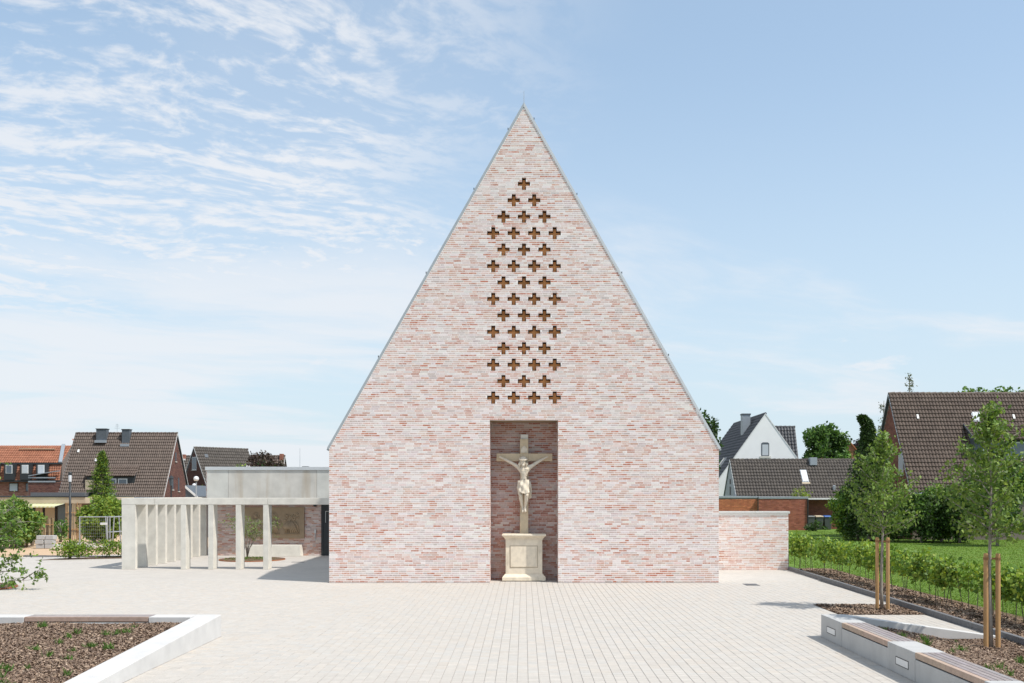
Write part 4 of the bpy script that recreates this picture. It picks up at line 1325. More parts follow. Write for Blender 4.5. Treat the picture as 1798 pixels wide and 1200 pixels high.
# ---- flat-roofed bungalow with awning
def bungalow():
    Y = 64.0
    e = empty('flat_roofed_bungalow', (at(70, 900, Y).x, Y, 0)); tag(e, 'flat roofed bungalow with beige fascia and yellow striped awning', 'house')
    ex = e.location.x; X = lambda px: at(px, 0, Y).x - ex; Z = lambda py: at(0, py, Y).z
    MB().box(X(-60), X(150), 1.2, 8, 0, Z(884)).build('wall', m_hmortar, e)
    MB().box(X(-60), X(150), 0.0, 8, Z(884.3), Z(873.5)).build('fascia', m_beige, e, bevel=.01)
    MB().box(X(-60), X(150), -.05, 8, Z(873.4), Z(871.5)).build('roof_edge', m_dark, e)
    MB().box(X(40), X(137), 1.0, 6, Z(871.4), Z(865)).build('roof_upstand', m_kerb, e)
    aw = MB(); n = 26
    for i in range(n):
        a, b = X(22) + (X(114) - X(22)) * i / n, X(22) + (X(114) - X(22)) * (i + 1) / n
        aw.add([(a, -1.4, Z(889)), (b, -1.4, Z(889)), (b, 0.0, Z(884.6)), (a, 0.0, Z(884.6))], [(0, 1, 2, 3)], (.62, .62, .46) if i % 2 else (.52, .50, .22))
        aw.add([(a, -1.405, Z(891)), (b, -1.405, Z(891)), (b, -1.405, Z(889)), (a, -1.405, Z(889))], [(0, 1, 2, 3)], (.62, .62, .46) if i % 2 else (.52, .50, .22))
    aw.build('awning', m_awning, e, cols=True)
    for a, b, m in ((22, 45, m_glass), (46, 62, m_beige), (63, 84, m_beige), (86, 118, m_glass)):
        o = MB().box(X(a), X(b), 1.12, 1.19, 0.1, Z(886)).build('glazed_door', m_dark, e)
        MB().box(X(a) + .07, X(b) - .07, 1.08, 1.119, .2, Z(887)).build('pane', m, o)


bungalow()


# ---- houses behind the wing
def behind_wing():
    # grey roofed house turned towards the left, arched gable window
    Yb = 100.0
    p = at(341, 787, Yb)
    L, W, ze, zr = 7.5, 6.0, 2.6, p.z
    rz = R(48)
    # ridge start (local x=0,y=W/2) must sit at p
    ox = p.x + (W / 2) * math.sin(rz); oy = p.y - (W / 2) * math.cos(rz)
    e, c, sn = house('grey_roofed_house', 'narrow brick gabled house with grey tiled roof behind the wing', ox, oy, rz, 6.1, W, ze, zr, GREYT, m_hmortar, .24, .36, over=.05)
    brick_face('gable_bricks', (0, W, 0), (0, -1, 0), W, zr, e, pal=[((.125, .055, .042), 3), ((.15, .068, .05), 3)], keep=lambda u, z: z < ze + (zr - ze) * (1 - abs(u - W / 2) / (W / 2)) - .1)
    w = window(e, 'l', 2.55, zr - 2.2, .85, 1.3)
    roof_item(e, 'skylight', 5.2, 5.75, 2.6, 3.5, c, sn, ze, m_frame, .06)
    roof_item(e, 'skylight', .8, 1.15, 4.4, 4.8, c, sn, ze, m_slate, .06)
    # far roof with a red chimney
    Yc = 125.0; q = at(308, 802, Yc)
    e2, c2, s2 = house('far_grey_house', 'far grey roof with small red chimney seen between two gables', q.x, Yc - 3, 0, 4.5, 6, 2.0, q.z, GREYT, m_hmortar, .26, .36)
    ch = MB().box(at(322, 0, Yc).x - q.x, at(327.5, 0, Yc).x - q.x, 2.4, 2.9, q.z - .4, q.z + .25).build('chimney', m_cham, e2, bevel=.02)
    MB().box(at(321, 0, Yc).x - q.x, at(328.5, 0, Yc).x - q.x, 2.2, 2.39, q.z - .5, q.z - .3).build('flashing', m_frame, ch)
    # brown roof right of it with brick chimney
    Yd = 112.0; q = at(414, 802, Yd)
    e3, c3, s3 = house('brown_roofed_house', 'brown tiled roof with brick chimney half hidden by the copper shrub', q.x, Yd - 3, 0, at(499, 0, Yd).x - q.x, 6, 2.2, q.z, BROWN, m_hmortar, .24, .36)
    MB().box(at(492, 0, Yd).x - q.x, at(498, 0, Yd).x - q.x, 2.6, 3.3, q.z - .6, q.z + .3).build('chimney', m_cham, e3, bevel=.02)
    # small white verge of a garage roof
    g = at(325, 853, 60)
    k = empty('garage_roof', (g.x, 60, 0)); tag(k, 'small garage roof edge with white verge boards beside the globe lamps', 'garage')
    h = at(347, 872, 60)
    MB().prism([(0, 0, g.z - .15), (0, 0, g.z), (h.x - g.x, 0, h.z), (h.x - g.x, 0, h.z - .15)], (0, .06, 0)).build('verge_board', m_frame, k)
    MB().prism([(0, .07, 0), (0, .07, g.z + .02), (h.x - g.x, .07, h.z + .02), (h.x - g.x, .07, 0)], (0, 5, 0)).build('roof', m_slate, k)


m_cham = M('chimney_brick', (0.30, 0.13, 0.09), 0.9, var=0.25, vscale=6)
behind_wing()


# ---- right: white gabled house
def white_house():
    Y = 86.0
    a = at(1344, 728, Y)
    W = 10.6; ze = 2.2; zr = a.z; Lr = 13.0
    # ridge runs away from the camera: local x axis points along +y
    e, c, sn = house('white_house', 'white rendered gable house with dark roof and grey metal chimney', a.x - W / 2, Y + Lr, R(-90), Lr, W, ze, zr, DKTILE, m_white, .24, .36, tmat=m_tile_dk, over=.0)
    # local frame: x -> -y world, y -> +x world; the gable facing the camera is x = L
    o = MB().box(Lr + .004, Lr + .02, W / 2 - .36, W / 2 + .32, 5.98, 7.08)
    o = o.build('window', m_slate, e)
    MB().box(Lr + .021, Lr + .03, W / 2 - .28, W / 2 + .24, 6.05, 6.98).build('pane', m_blind, o)
    MB().box(Lr + .004, Lr + .09, W / 2 - .48, W / 2 + .44, 5.83, 5.97).build('sill', m_conc, o)
    MB().prism([(Lr + .004, W / 2 - .36, 7.081), (Lr + .004, W / 2 + .32, 7.081), (Lr + .004, W / 2 + .18, 7.17), (Lr + .004, W / 2 - .22, 7.17)], (.016, 0, 0)).build('arch_head', m_slate, o)
    # chimney
    cp = at(1309, 727, 89.5)
    lx = (Y + Lr) - 89.5; ly = cp.x - (a.x - W / 2)
    ch = MB().box(lx - .36, lx + .36, ly - .36, ly + .36, cp.z - 2.6, cp.z - .12).build('chimney', m_lead, e, bevel=.01)
    MB().box(lx - .40, lx + .40, ly - .40, ly + .40, cp.z - .118, cp.z).build('chimney_cap', m_slate, ch)
    for i, (xa, v) in enumerate(((8.0, 2.0), (9.2, 2.5), (10.2, 2.5))):
        roof_item(e, 'roof_rail', xa, xa + .12, v, v + 2.0, c, sn, ze, m_frame if i == 1 else m_lead, .1, .12)
    # cross wing behind with its own dark roof
    Yw = 93.0
    q0, q1 = at(1350, 751, Yw), at(1396, 751, Yw)
    f, c2, s2 = house('dark_roofed_wing', 'steep black tiled roof joining the white house on its right', q0.x, Yw - 2.6, 0, q1.x - q0.x - .1, 5.2, 2.2, q0.z, DKTILE, m_white, .27, .36, tmat=m_tile_dk, over=.08)


white_house()


# ---- low house with dark pantile roof
def low_house():
    Ye = 78.0; zr = at(0, 809, 80.5).z
    x0 = at(1294, 0, Ye).x
    L = at(1512, 0, 80.5).x - x0
    e, c, sn = house('low_house', 'low house with long grey pantile roof and white skylight', x0, Ye, 0, L, 5.0, 2.45, zr, GREYT, m_lead, .24, .34, over=.05)
    X = lambda px: at(px, 0, 79.5).x - x0
    sk = roof_item(e, 'skylight', X(1405), X(1416.5), 1.45, 2.75, c, sn, 2.45, m_lead, .06)
    roof_item(e, 'skylight_pane', X(1406), X(1415.5), 1.55, 2.65, c, sn, 2.45, m_opal, .02, .165, sk)
    roof_item(e, 'skylight_apron', X(1404), X(1418), 1.28, 1.44, c, sn, 2.45, m_beige, .05, .09, sk)
    b = MB().box(X(1425), X(1437.5), 1.9, 2.4, zr - .4, zr + .22).build('roof_vent_box', m_lead, e, bevel=.02)
    MB().tube([(X(1457), .45, 3.0), (X(1457), .35, 3.35)], .12, 8).build('vent_pipe', m_lead, e)
    for z0, z1 in ((3.5, 3.9), (2.6, 3.3)):
        o = MB().box(-.03, -.012, 2.3, 2.7, z0, z1).build('gable_slot', m_dark, e)


low_house()


# ---- brick garages in front of it
def garages():
    Y = 73.0
    e = empty('brick_garage', (at(1340, 0, Y).x, Y, 0)); tag(e, 'flat roofed red brick garage behind the low pale wall', 'garage')
    ex = e.location.x; X = lambda px, y=Y: at(px, 0, y).x - ex
    zt = at(0, 874, Y).z
    MB().box(X(1230), X(1332), .3, 6, 0, zt - .05).build('wall', m_hmortar, e)
    brick_face('sunlit_bricks', (X(1230), .3, 0), (1, 0, 0), X(1332) - X(1230), zt - .06, e, pal=[((.58, .21, .10), 3), ((.52, .18, .09), 3), ((.47, .16, .08), 2)])  # sunlight put into the colour: brighter, more orange brick on this stretch
    MB().box(X(1332), X(1417), 0, 6, 0, zt - .1).build('wall', m_hmortar, e)
    brick_face('red_bricks', (X(1332), 0, 0), (1, 0, 0), X(1417) - X(1332), zt - .11, e, pal=[((.36, .125, .08), 3), ((.41, .15, .10), 3), ((.31, .105, .07), 2)])
    MB().box(X(1230), X(1332), .26, 6.2, zt - .05, zt + .1).build('roof_edge', m_lead, e, bevel=.01)
    MB().box(X(1332) + .003, X(1419), -.04, 6.2, zt - .095, zt + .06).build('roof_edge', m_lead, e, bevel=.01)
    MB().box(X(1417) + .02, X(1500), 2.5, 6.1, 0, zt - .1).build('rear_wall', m_hmortar, e)
    brick_face('rear_bricks', (X(1417), 2.5, 0), (1, 0, 0), X(1500) - X(1417), zt - .11, e, pal=[((.22, .085, .06), 3), ((.26, .10, .07), 3)])
    MB().box(X(1420) + .02, X(1505), 1.6, 6.0, zt - .16, zt - .06).build('rear_roof_edge', m_frame, e)
    MB().tube([(X(1418), -.06, 0.02), (X(1418), -.06, zt - .1)], .05, 6).build('downpipe', m_dark, e)
    for k, (px, mb, ml, lab) in enumerate(((1423, m_bin, m_bin, 'dark grey wheelie bin against the garage, left of three'), (1438.5, m_bin, m_beige, 'grey wheelie bin with beige lid, middle of three'), (1454, m_bin, m_blue, 'dark wheelie bin with blue lid beside the yellow green shrub'))):
        b = empty('wheelie_bin', (at(px, 0, 74).x, 74.2, 0), random.uniform(-.1, .1)); tag(b, lab, 'bin', 'wheelie bins by the garage')
        MB().add([(-.22, -.25, .05), (.22, -.25, .05), (.22, .25, .05), (-.22, .25, .05), (-.29, -.33, .98), (.29, -.33, .98), (.29, .33, .98), (-.29, .33, .98)],
                 [(0, 3, 2, 1), (4, 5, 6, 7), (0, 1, 5, 4), (1, 2, 6, 5), (2, 3, 7, 6), (3, 0, 4, 7)]).build('body', mb, b, bevel=.02)
        MB().add([(-.31, -.37, .985), (.31, -.37, .985), (.31, .35, .985), (-.31, .35, .985), (-.26, -.30, 1.07), (.26, -.30, 1.07), (.26, .33, 1.1), (-.26, .33, 1.1)],
                 [(0, 3, 2, 1), (4, 5, 6, 7), (0, 1, 5, 4), (1, 2, 6, 5), (2, 3, 7, 6), (3, 0, 4, 7)]).build('lid', ml, b, bevel=.015)
        for s in (-1, 1): MB().tube([(s * .24, .27, .1), (s * .29, .27, .1)], .1, 12).build('wheel', m_black, b)


garages()


# ---- right edge: tall brick house with brown tile roof
def right_house():
    Y1 = 58.0; x0 = at(1602, 0, Y1).x; W = 6.9; ze = 2.95; zr = 8.85; L = 14
    e, c, sn = house('tall_brick_house', 'brick house with tall steep brown tiled roof above the dark hedge', x0, Y1, 0, L, W, ze, zr, BROWN, m_hmortar, .195, .30, over=.14, verge=m_lead)
    brick_face('gable_bricks', (0, W, 0), (0, -1, 0), W, zr, e, pal=[((.20, .075, .055), 3), ((.235, .09, .065), 3), ((.165, .062, .048), 2)], keep=lambda u, z: z < ze + (zr - ze) * (1 - abs(u - W / 2) / (W / 2)) - .05)
    window(e, 'l', 1.35, 3.85, .75, 1.35); window(e, 'l', 3.75, 3.85, .75, 1.35)
    X = lambda px, y=60.0: at(px, 0, y).x - x0
    sk = roof_item(e, 'skylight', X(1713), X(1728), 4.75, 5.45, c, sn, ze, m_lead, .05)
    roof_item(e, 'skylight_pane', X(1714.5), X(1726.5), 4.83, 5.37, c, sn, ze, m_blind, .02, .145, sk)
    for px in (1615, 1785): roof_item(e, 'vent_tile', X(px), X(px) + .12, 4.95, 5.25, c, sn, ze, m_frame, .06, .1)
    # long shed dormer
    xa, xb = X(1697), L - .6
    yt, zt = on_slope(c, sn, ze, 4.5, .12)
    ye = .95; z_e = zt - .95
    d = MB().prism([(xa, ye, z_e - 1.3), (xa, yt, zt - .06), (xa, ye, z_e - .08)], (xb - xa, 0, 0)).build('dormer', m_slate, e)
    ln = math.hypot(yt - ye + .3, zt - z_e); n = int((xb - xa) / .195)
    tile_field('dormer_tiles', (xa - .1, ye - .3, z_e - .02), (1, 0, 0), (0, (yt - ye + .3) / ln, (zt - z_e) / ln), n, 6, (xb - xa + .2) / n, ln / 6, BROWN, m_tile, d)
    MB().prism([(xa - .13, ye - .32, z_e - .1), (xa - .13, yt, zt - .03), (xa - .13, yt, zt + .09), (xa - .13, ye - .32, z_e + .03)], (.025, 0, 0)).build('dormer_verge', m_slate, d)
    for x in (xa + .5, xa + 2.0, xa + 3.5):
        w = MB().box(x, x + 1.1, ye - .02, ye - .005, z_e - 1.1, z_e - .15).build('window', m_frame, d)
        MB().box(x + .07, x + 1.03, ye - .03, ye - .021, z_e - 1.03, z_e - .22).build('pane', m_glass, w)
    # orange gable far behind
    q = at(1491, 777, 120)
    o = empty('orange_gable_house', (q.x, 120, 0)); tag(o, 'distant orange tiled gable behind the chestnut tree', 'house')
    MB().prism([(-2.6, .05, 0), (2.6, .05, 0), (2.6, .05, q.z - 3.2), (0, .05, q.z - .1), (-2.6, .05, q.z - 3.2)], (0, 7, 0)).build('wall', m_hmortar, o)
    tw = MB()
    for j in range(24):
        z0 = q.z - 6 + j * .25; wd = min(2.6, (q.z - z0) * .85)
        if wd < .15: break
        k = max(1, int(wd * 2 / .3))
        for i in range(k):
            a = -wd + i * 2 * wd / k; b = a + 2 * wd / k - .015
            tw.add([(a, 0, z0), (b, 0, z0), (b, .04, z0 + .25), (a, .04, z0 + .25)], [(0, 1, 2, 3)], jit(random.choice(ORANGE), .15))
    tw.build('hung_tiles', m_tile, o, cols=True)
    for s in (-1, 1):
        MB().prism([(0, -.15, q.z + .05), (s * 2.8, -.15, q.z - 3.3), (s * 2.8, -.15, q.z - 3.1), (0, -.15, q.z + .22)], (0, 7, 0)).build('roof_slope', m_orange, o)


m_orange = M('orange_roof', (0.38, 0.14, 0.07), 0.8, var=0.2, vscale=4)
right_house()

# ==================================================================================================
# PLANTS
# ==================================================================================================
G_PEAR = [(0.1473, 0.2325, 0.0465), (0.1783, 0.2712, 0.0558), (0.1162, 0.1938, 0.0434), (0.2325, 0.31, 0.0775)]
G_HEDGE = [(0.15, 0.2475, 0.042), (0.195, 0.3, 0.045), (0.1125, 0.2025, 0.033), (0.255, 0.315, 0.06)]
G_DARK = [(0.0315, 0.0675, 0.0162), (0.0405, 0.081, 0.018), (0.0252, 0.054, 0.0135), (0.054, 0.09, 0.0225)]
G_MID = [(0.09, 0.1875, 0.033), (0.12, 0.225, 0.042), (0.0675, 0.15, 0.03), (0.15, 0.255, 0.0525)]
G_LIME = [(0.189, 0.27, 0.0297), (0.243, 0.3172, 0.0378), (0.135, 0.216, 0.027), (0.297, 0.351, 0.054)]
G_COPPER = [(0.055, 0.035, 0.03), (0.075, 0.045, 0.034), (0.04, 0.03, 0.028), (0.09, 0.06, 0.04)]
G_PURPLE = [(0.045, 0.035, 0.045), (0.06, 0.045, 0.055), (0.035, 0.03, 0.038)]

G_YOUNG = [(0.12, 0.21, 0.032), (0.16, 0.27, 0.04), (0.09, 0.165, 0.028), (0.24, 0.34, 0.05), (0.31, 0.385, 0.06)]


def leaf_mesh(name, P, size, pal, up=0.35, out=None, aspect=0.55):
    """diamond leaves at points P (N,3)"""
    n = len(P)
    d = rng.normal(0, 1, (n, 3)); d[:, 2] -= up
    if out is not None: d += out
    d /= np.linalg.norm(d, axis=1)[:, None] + 1e-9
    e = np.cross(d, rng.normal(0, 1, (n, 3))); e /= np.linalg.norm(e, axis=1)[:, None] + 1e-9
    L = size * rng.uniform(.65, 1.3, n); W = L * aspect
    nn = np.cross(d, e)
    tip = P + d * L[:, None]; mid = P + d * (L * .45)[:, None] + nn * (L * .06)[:, None]
    V = np.stack([P, mid + e * (W / 2)[:, None], tip, mid - e * (W / 2)[:, None]], 1)
    pal = np.array(pal)
    c = pal[rng.choice(len(pal), n)] * rng.uniform(.75, 1.25, n)[:, None]
    return quad_mesh(name, V, c)


def ball(n, c, r, shell=2.6):
    v = rng.normal(0, 1, (n, 3)); v /= np.linalg.norm(v, axis=1)[:, None]
    return np.array(c) + v * (rng.uniform(0, 1, n) ** (1 / shell))[:, None] * np.array(r)


def clump_points(clumps, density):
    """clumps: (centre, radii)"""
    P = []
    for c, r in clumps:
        n = int(density * (r[0] * r[1] + r[1] * r[2] + r[0] * r[2]) * 4.2)
        P.append(ball(max(n, 6), c, r))
    return np.concatenate(P)


def lumpy(c, R3, k, rr=(0.28, 0.45), zmin=None, seed=0):
    """many small clumps spread over an ellipsoid's surface and inside"""
    q = random.Random(seed)
    out = []
    for i in range(k):
        v = Vector((q.gauss(0, 1), q.gauss(0, 1), q.gauss(0, 1))).normalized() * (q.uniform(0.35, 1.0) ** .5)
        s = q.uniform(*rr)
        p = (c[0] + v.x * R3[0] * (1 - s * .5), c[1] + v.y * R3[1] * (1 - s * .5), c[2] + v.z * R3[2] * (1 - s * .5))
        out.append((p, (R3[0] * s, R3[1] * s, R3[2] * s * q.uniform(.7, 1))))
    return out


def tree(name, label, cat, base, trunk_pts, trunk_r, clumps, density, leaf, pal, group=None, limbs=True, mat=None, aspect=.6):
    e = empty(name, base); tag(e, label, cat, group)
    B = np.array(base)
    t = MB().tube([Vector(p) - Vector(base) for p in trunk_pts], trunk_r, 8)
    if limbs:
        top = Vector(trunk_pts[-1]) - Vector(base); low = Vector(trunk_pts[max(0, len(trunk_pts) - 2)]) - Vector(base)
        for c, r in clumps[::max(1, len(clumps) // 14)]:
            q = Vector(c) - Vector(base)
            s = low.lerp(top, random.random())
            t.tube([s, s.lerp(q, .5) + Vector((0, 0, .1)), q], [trunk_r[-1] * .7, trunk_r[-1] * .45, trunk_r[-1] * .15], 5)
    t.build('trunk', m_bark, e, smooth=True)
    P = clump_points(clumps, density) - B
    mobj('crown', leaf_mesh('crown', P, leaf, pal, aspect=aspect), mat or m_leaf_far, e)
    return e


# ---- young staked pear trees
def young_tree(name, label, base, H, crown_lo, wide, seed, stakes, stake_label):
    q = random.Random(seed)
    e = empty(name, base); tag(e, label, 'tree', 'young staked trees on the plaza')
    t = MB()
    tr = []
    for i in range(9):
        z = H * .96 * i / 8
        tr.append(Vector((.02 * math.sin(z * 2 + seed), .02 * math.cos(z * 1.7), z - .05)))
    t.tube(tr, [.045, .04, .036, .032, .028, .022, .016, .011, .005], 8)
    P = []
    for i in range(46):
        f = (i + q.random()) / 46
        z0 = crown_lo + (H - crown_lo) * (f ** 1.15) * .93
        fz = (z0 - crown_lo) / (H - crown_lo)
        Lb = wide * (1.0 - fz) ** .75 * (0.72 + .5 * q.random()) * (0.85 + .3 * math.sin(min(fz * 5, 1.57)))
        a = i * 2.399 + q.uniform(-.4, .4)
        rise = q.uniform(.35, 1.0) * (.6 + fz)
        s = Vector((0, 0, z0)); d = Vector((math.cos(a), math.sin(a), rise)).normalized()
        p1 = s + d * Lb * .5; p2 = s + d * Lb + Vector((0, 0, .12 * Lb))
        t.tube([s, p1, p2], [.014 * (1 - fz * .6), .009, .003], 5)
        n = int(30 + 74 * Lb)
        for k in range(n):
            u = q.uniform(.25, 1.04) if Lb > .35 else q.uniform(0, 1.05)
            c = (s.lerp(p1, u * 2) if u < .5 else p1.lerp(p2, u * 2 - 1))
            P.append((c.x + q.gauss(0, .07), c.y + q.gauss(0, .07), c.z + q.gauss(0, .06)))
    for k in range(90): P.append((q.gauss(0, .05), q.gauss(0, .05), H * q.uniform(.82, 1.0)))
    t.build('trunk', m_bark, e, smooth=True)
    mobj('crown', leaf_mesh('crown', np.array(P), .088, G_PEAR, up=.5, aspect=.62), m_leaf, e)
    for k, ((sx, sy), h) in enumerate(stakes):
        b = empty('tree_stake', (base[0] + sx, base[1] + sy, base[2]), q.uniform(0, 3)); tag(b, stake_label[k], 'stake', 'round timber stakes supporting the young trees')
        MB().tube([(0, 0, -.05), (0, 0, h - .03), (0, 0, h)], [.042, .041, .034], 12).build('post', m_stake, b, smooth=False)
        MB().tube([(0, 0, h - .115), (0, 0, h - .07)], .049, 12).build('tie_band', m_tie, b)
        v = Vector((-sx, -sy, 0)); v.rotate(Matrix.Rotation(-b.rotation_euler.z, 3, 'Z'))
        MB().tube([Vector((0, 0, h - .09)) + v * .2, Vector((0, 0, h - .10 - (.1 if len(stakes) > 2 else 0))) + v * .97], .018, 6).build('tie_strap', m_tie, b)


m_tie = M('coconut_tie', (0.30, 0.16, 0.075), 0.95, var=0.2, vscale=40)
young_tree('staked_tree', 'young staked tree standing in the square mulch pit beside the kerb', (8.46, 23.43, 0.0), 4.2, 1.72, .92, 3,
           [((-.11, .02), 1.70), ((.075, -.16), 1.70)], ['round timber stake left of the tree in the square mulch pit', 'round timber stake in front of the tree in the square mulch pit'])
young_tree('staked_tree', 'young staked tree in the bench planter at the right edge', (8.28, 17.62, 0.0), 4.35, 1.85, .95, 8,
           [((-.075, .0), 1.67), ((.115, -.05), 1.67)], ['round timber stake left of the tree in the bench planter', 'round timber stake right of the tree in the bench planter'])


# ---- young hedge along the mulch strip
def young_hedge(name, label, cat, group, line, n, h0, h1, spread, leaf, pal, dens, mat, stem_h=True, base=0.05, bushy=1.0):
    a, b = Vector(line[0]), Vector(line[1])
    e = empty(name, (*((a + b) / 2), base)); tag(e, label, cat, group)
    O = Vector(((a + b) / 2).to_tuple() + (base,))
    P = []
    Lg = (b - a).length
    for i in range(n):
        p = a.lerp(b, (i + random.uniform(.2, .8)) / n)
        q = Vector((p.x + random.gauss(0, .06), p.y, base))
        top = q + Vector((random.gauss(0, .08), random.gauss(0, .08), random.uniform(h1 * .8, h1 * 1.05)))
        if stem_h:
            MB().tube([q - O - Vector((0, 0, .05)), q.lerp(top, .5) - O + Vector((random.gauss(0, .03), random.gauss(0, .03), 0)), top - O], [.011, .008, .003], 5).build('stem', m_stem, e)
        m = int(dens * Lg / n * random.choice((.12, .6, 1.0, 1.5)))
        hv = random.uniform(.78, 1.12)
        for k in range(m):
            z = h0 + (h1 - h0) * random.betavariate(1.6, 1.5) * hv * (1 + random.gauss(0, .06))
            s = spread * (1.15 - .5 * abs((z - h0) / (h1 - h0) - .4))
            P.append((q.x + random.gauss(0, s * .55), q.y + random.gauss(0, Lg / n * .55), z + base))
    mobj('foliage', leaf_mesh('foliage', np.array(P) - np.array(O), leaf, pal, up=.2, aspect=.65), mat, e)


HX = 10.35
for k, (ya, yb, h1, d, lab) in enumerate(((37.0, 31.2, 1.05, 420, 'young hedge shrubs against the end of the low brick wall'),
                                        (30.4, 26.6, 1.10, 520, 'loose young hedge clump just left of the tree in the mulch pit'),
                                        (26.0, 21.6, 1.05, 560, 'young hedge shrubs right of the tree in the mulch pit'),
                                        (21.5, 17.0, 1.02, 560, 'young hedge shrubs behind the tree of the bench planter'))):
    young_hedge('young_hedge', lab, 'hedge', 'young hedge along the mulch strip', ((9.8 if k == 0 else HX - .02 * k, ya), (HX - .02 * k, yb)), 14, .42, h1 + .10, .24, .12, G_YOUNG, d * 1.35, m_leaf)
# low hedge at the left, round the lamp post
young_hedge('low_hedge', 'low bright green hedge strip in front of the site fence', 'hedge', None, ((-19.2, 41.1), (-15.4, 43.6)), 16, .08, .78, .42, .10, G_LIME[:3] + G_HEDGE[:2], 780, m_leaf, base=0)
soil2 = sheet('hedge_bed', [(-20.0, 40.5, .004), (-14.7, 42.6, .004), (-14.7, 44.6, .004), (-19.4, 42.0, .004)], m_mulch)


# ---- round corten-edged beds with multi-stem shrubs
def round_bed(label, c, r, h=0.035):
    e = empty('round_planting_bed', (c[0], c[1], 0)); tag(e, label, 'planting bed', 'round rust-edged planting beds')
    m = MB(); n = 48; vs = []; fs = []
    for rr, z in ((r, 0), (r, h), (r - .02, h), (r - .02, 0)):
        vs += [(rr * math.cos(2 * math.pi * k / n), rr * math.sin(2 * math.pi * k / n), z) for k in range(n)]
    for i in range(3): fs += [(i * n + k, i * n + (k + 1) % n, (i + 1) * n + (k + 1) % n, (i + 1) * n + k) for k in range(n)]
    m.add(vs, fs); m.build('steel_edge', m_corten, e)
    MB().lathe([(r - .02, 0), (r - .021, h - .015), (.02, h + .02)], n=32).build('soil', m_mulch, e)
    P = ball(500, (0, 0, h), (r * .9, r * .9, .07)); P[:, 2] = np.abs(P[:, 2] - h) + h
    mobj('ground_cover', leaf_mesh('ground_cover', P, .06, G_MID), m_leaf, e, 'stuff')


round_bed('round rust-edged planting bed in the yard behind the columns', (-11.2, 40.9), 1.33)
round_bed('round rust-edged planting bed cut by the left edge of the photo', (-16.1, 28.6), 1.35, 0.04)


def multistem(name, label, base, stems, pal, leaf, per, seed, spread=.13):
    """stems: lists of points relative to base; leaves sit on twigs along them"""
    q = random.Random(seed)
    e = empty(name, base); tag(e, label, 'shrub')
    t = MB(); P = []
    for pts, r0, l0, n in stems:
        pts = [Vector(p) for p in pts]
        m = len(pts)
        t.tube(pts, [r0 * (1 - .85 * i / (m - 1)) for i in range(m)], 6)
        for k in range(n):
            u = q.uniform(l0, 1.0) * (m - 1); i = min(int(u), m - 2)
            s = pts[i].lerp(pts[i + 1], u - i)
            d = Vector((q.gauss(0, 1), q.gauss(0, 1), q.gauss(0, .6))) * spread * q.uniform(.4, 1.6)
            t.tube([s, s + d * .5 + Vector((0, 0, .02)), s + d], [.006, .004, .002], 4)
            for j in range(per):
                P.append(tuple(s + d * q.uniform(.35, 1.1) + Vector((q.gauss(0, .03), q.gauss(0, .03), q.gauss(0, .03)))))
    t.build('stems', m_bark, e, smooth=True)
    mobj('foliage', leaf_mesh('foliage', np.array(P), leaf, pal, up=.55, aspect=.5), m_leaf, e)


def arc(x, y, z, n=6, bow=.25):
    return [(x * (i / n) ** 1.4, y * (i / n) ** 1.4, z * (i / n) ** (1 - bow)) for i in range(n + 1)]


st = []
for k in range(9):
    a = k * 2.4; r = .35 + .3 * (k % 3)
    st.append((arc(r * math.cos(a) * 1.3 + .1, r * math.sin(a), 1.5 + .35 * ((k * 7) % 5) / 4), .018, .45, 22))
multistem('multi_stem_shrub', 'sparse multi-stem shrub growing in the bed behind the columns', (-11.55, 41.4, .04), st, G_PEAR, .07, 6, 5, .22)
# leaning leafy tree at the left edge: low limb reaching into the picture
st = []
B0 = (-16.3, 28.2, .04)
rel = lambda px, py, Y=28.2: tuple(at(px, py, Y) - Vector(B0))
for pts, n in (([(-70, 1036), (-45, 1018), (-5, 1029), (20, 1020), (50, 1019), (82, 1012)], 30), ([(-60, 1030), (-20, 1000), (15, 985), (36, 970)], 34), ([(-60, 1030), (-10, 1005), (20, 1003), (45, 1002)], 20),
               ([(-70, 1030), (-40, 950), (-5, 910), (25, 890)], 60), ([(-70, 1030), (-40, 960), (0, 930), (38, 915)], 60), ([(-70, 1030), (-30, 980), (5, 955), (44, 950)], 44), ([(-70, 1030), (-60, 900), (-40, 830), (-20, 800)], 60),
               ([(-70, 1030), (-80, 900), (-110, 850)], 60), ([(-70, 1030), (-30, 960), (0, 945), (20, 930)], 60), ([(40, 1018), (62, 1004), (78, 998)], 12)):
    st.append(([rel(*p) for p in pts], .022, .35, int(n * .7)))
multistem('leaning_tree', 'broad leaved young tree reaching in from the left edge', B0, st, G_MID[:2] + G_PEAR, .115, 7, 12, .20)

# ---- trees and big shrubs farther off
def bush(name, label, px0, px1, py_top, Y, zb, pal, leaf, dens, seed, k=26, depth=1.6, group=None, mat=None, rr=(.25, .45), cat='shrub', aspect=.6):
    a, b = at(px0, py_top, Y), at(px1, py_top, Y)
    c = ((a.x + b.x) / 2, Y, (a.z + zb) / 2); R3 = ((b.x - a.x) / 2, depth, (a.z - zb) / 2)
    cl = lumpy(c, R3, k, rr, seed=seed)
    base = (c[0], Y, 0)
    return tree(name, label, cat, base, [(c[0], Y, -.05), (c[0] + .05, Y, c[2] * .5), (c[0], Y, c[2] + .2 * R3[2])], [.09, .07, .04], cl, dens, leaf, pal, group, mat=mat, aspect=aspect)


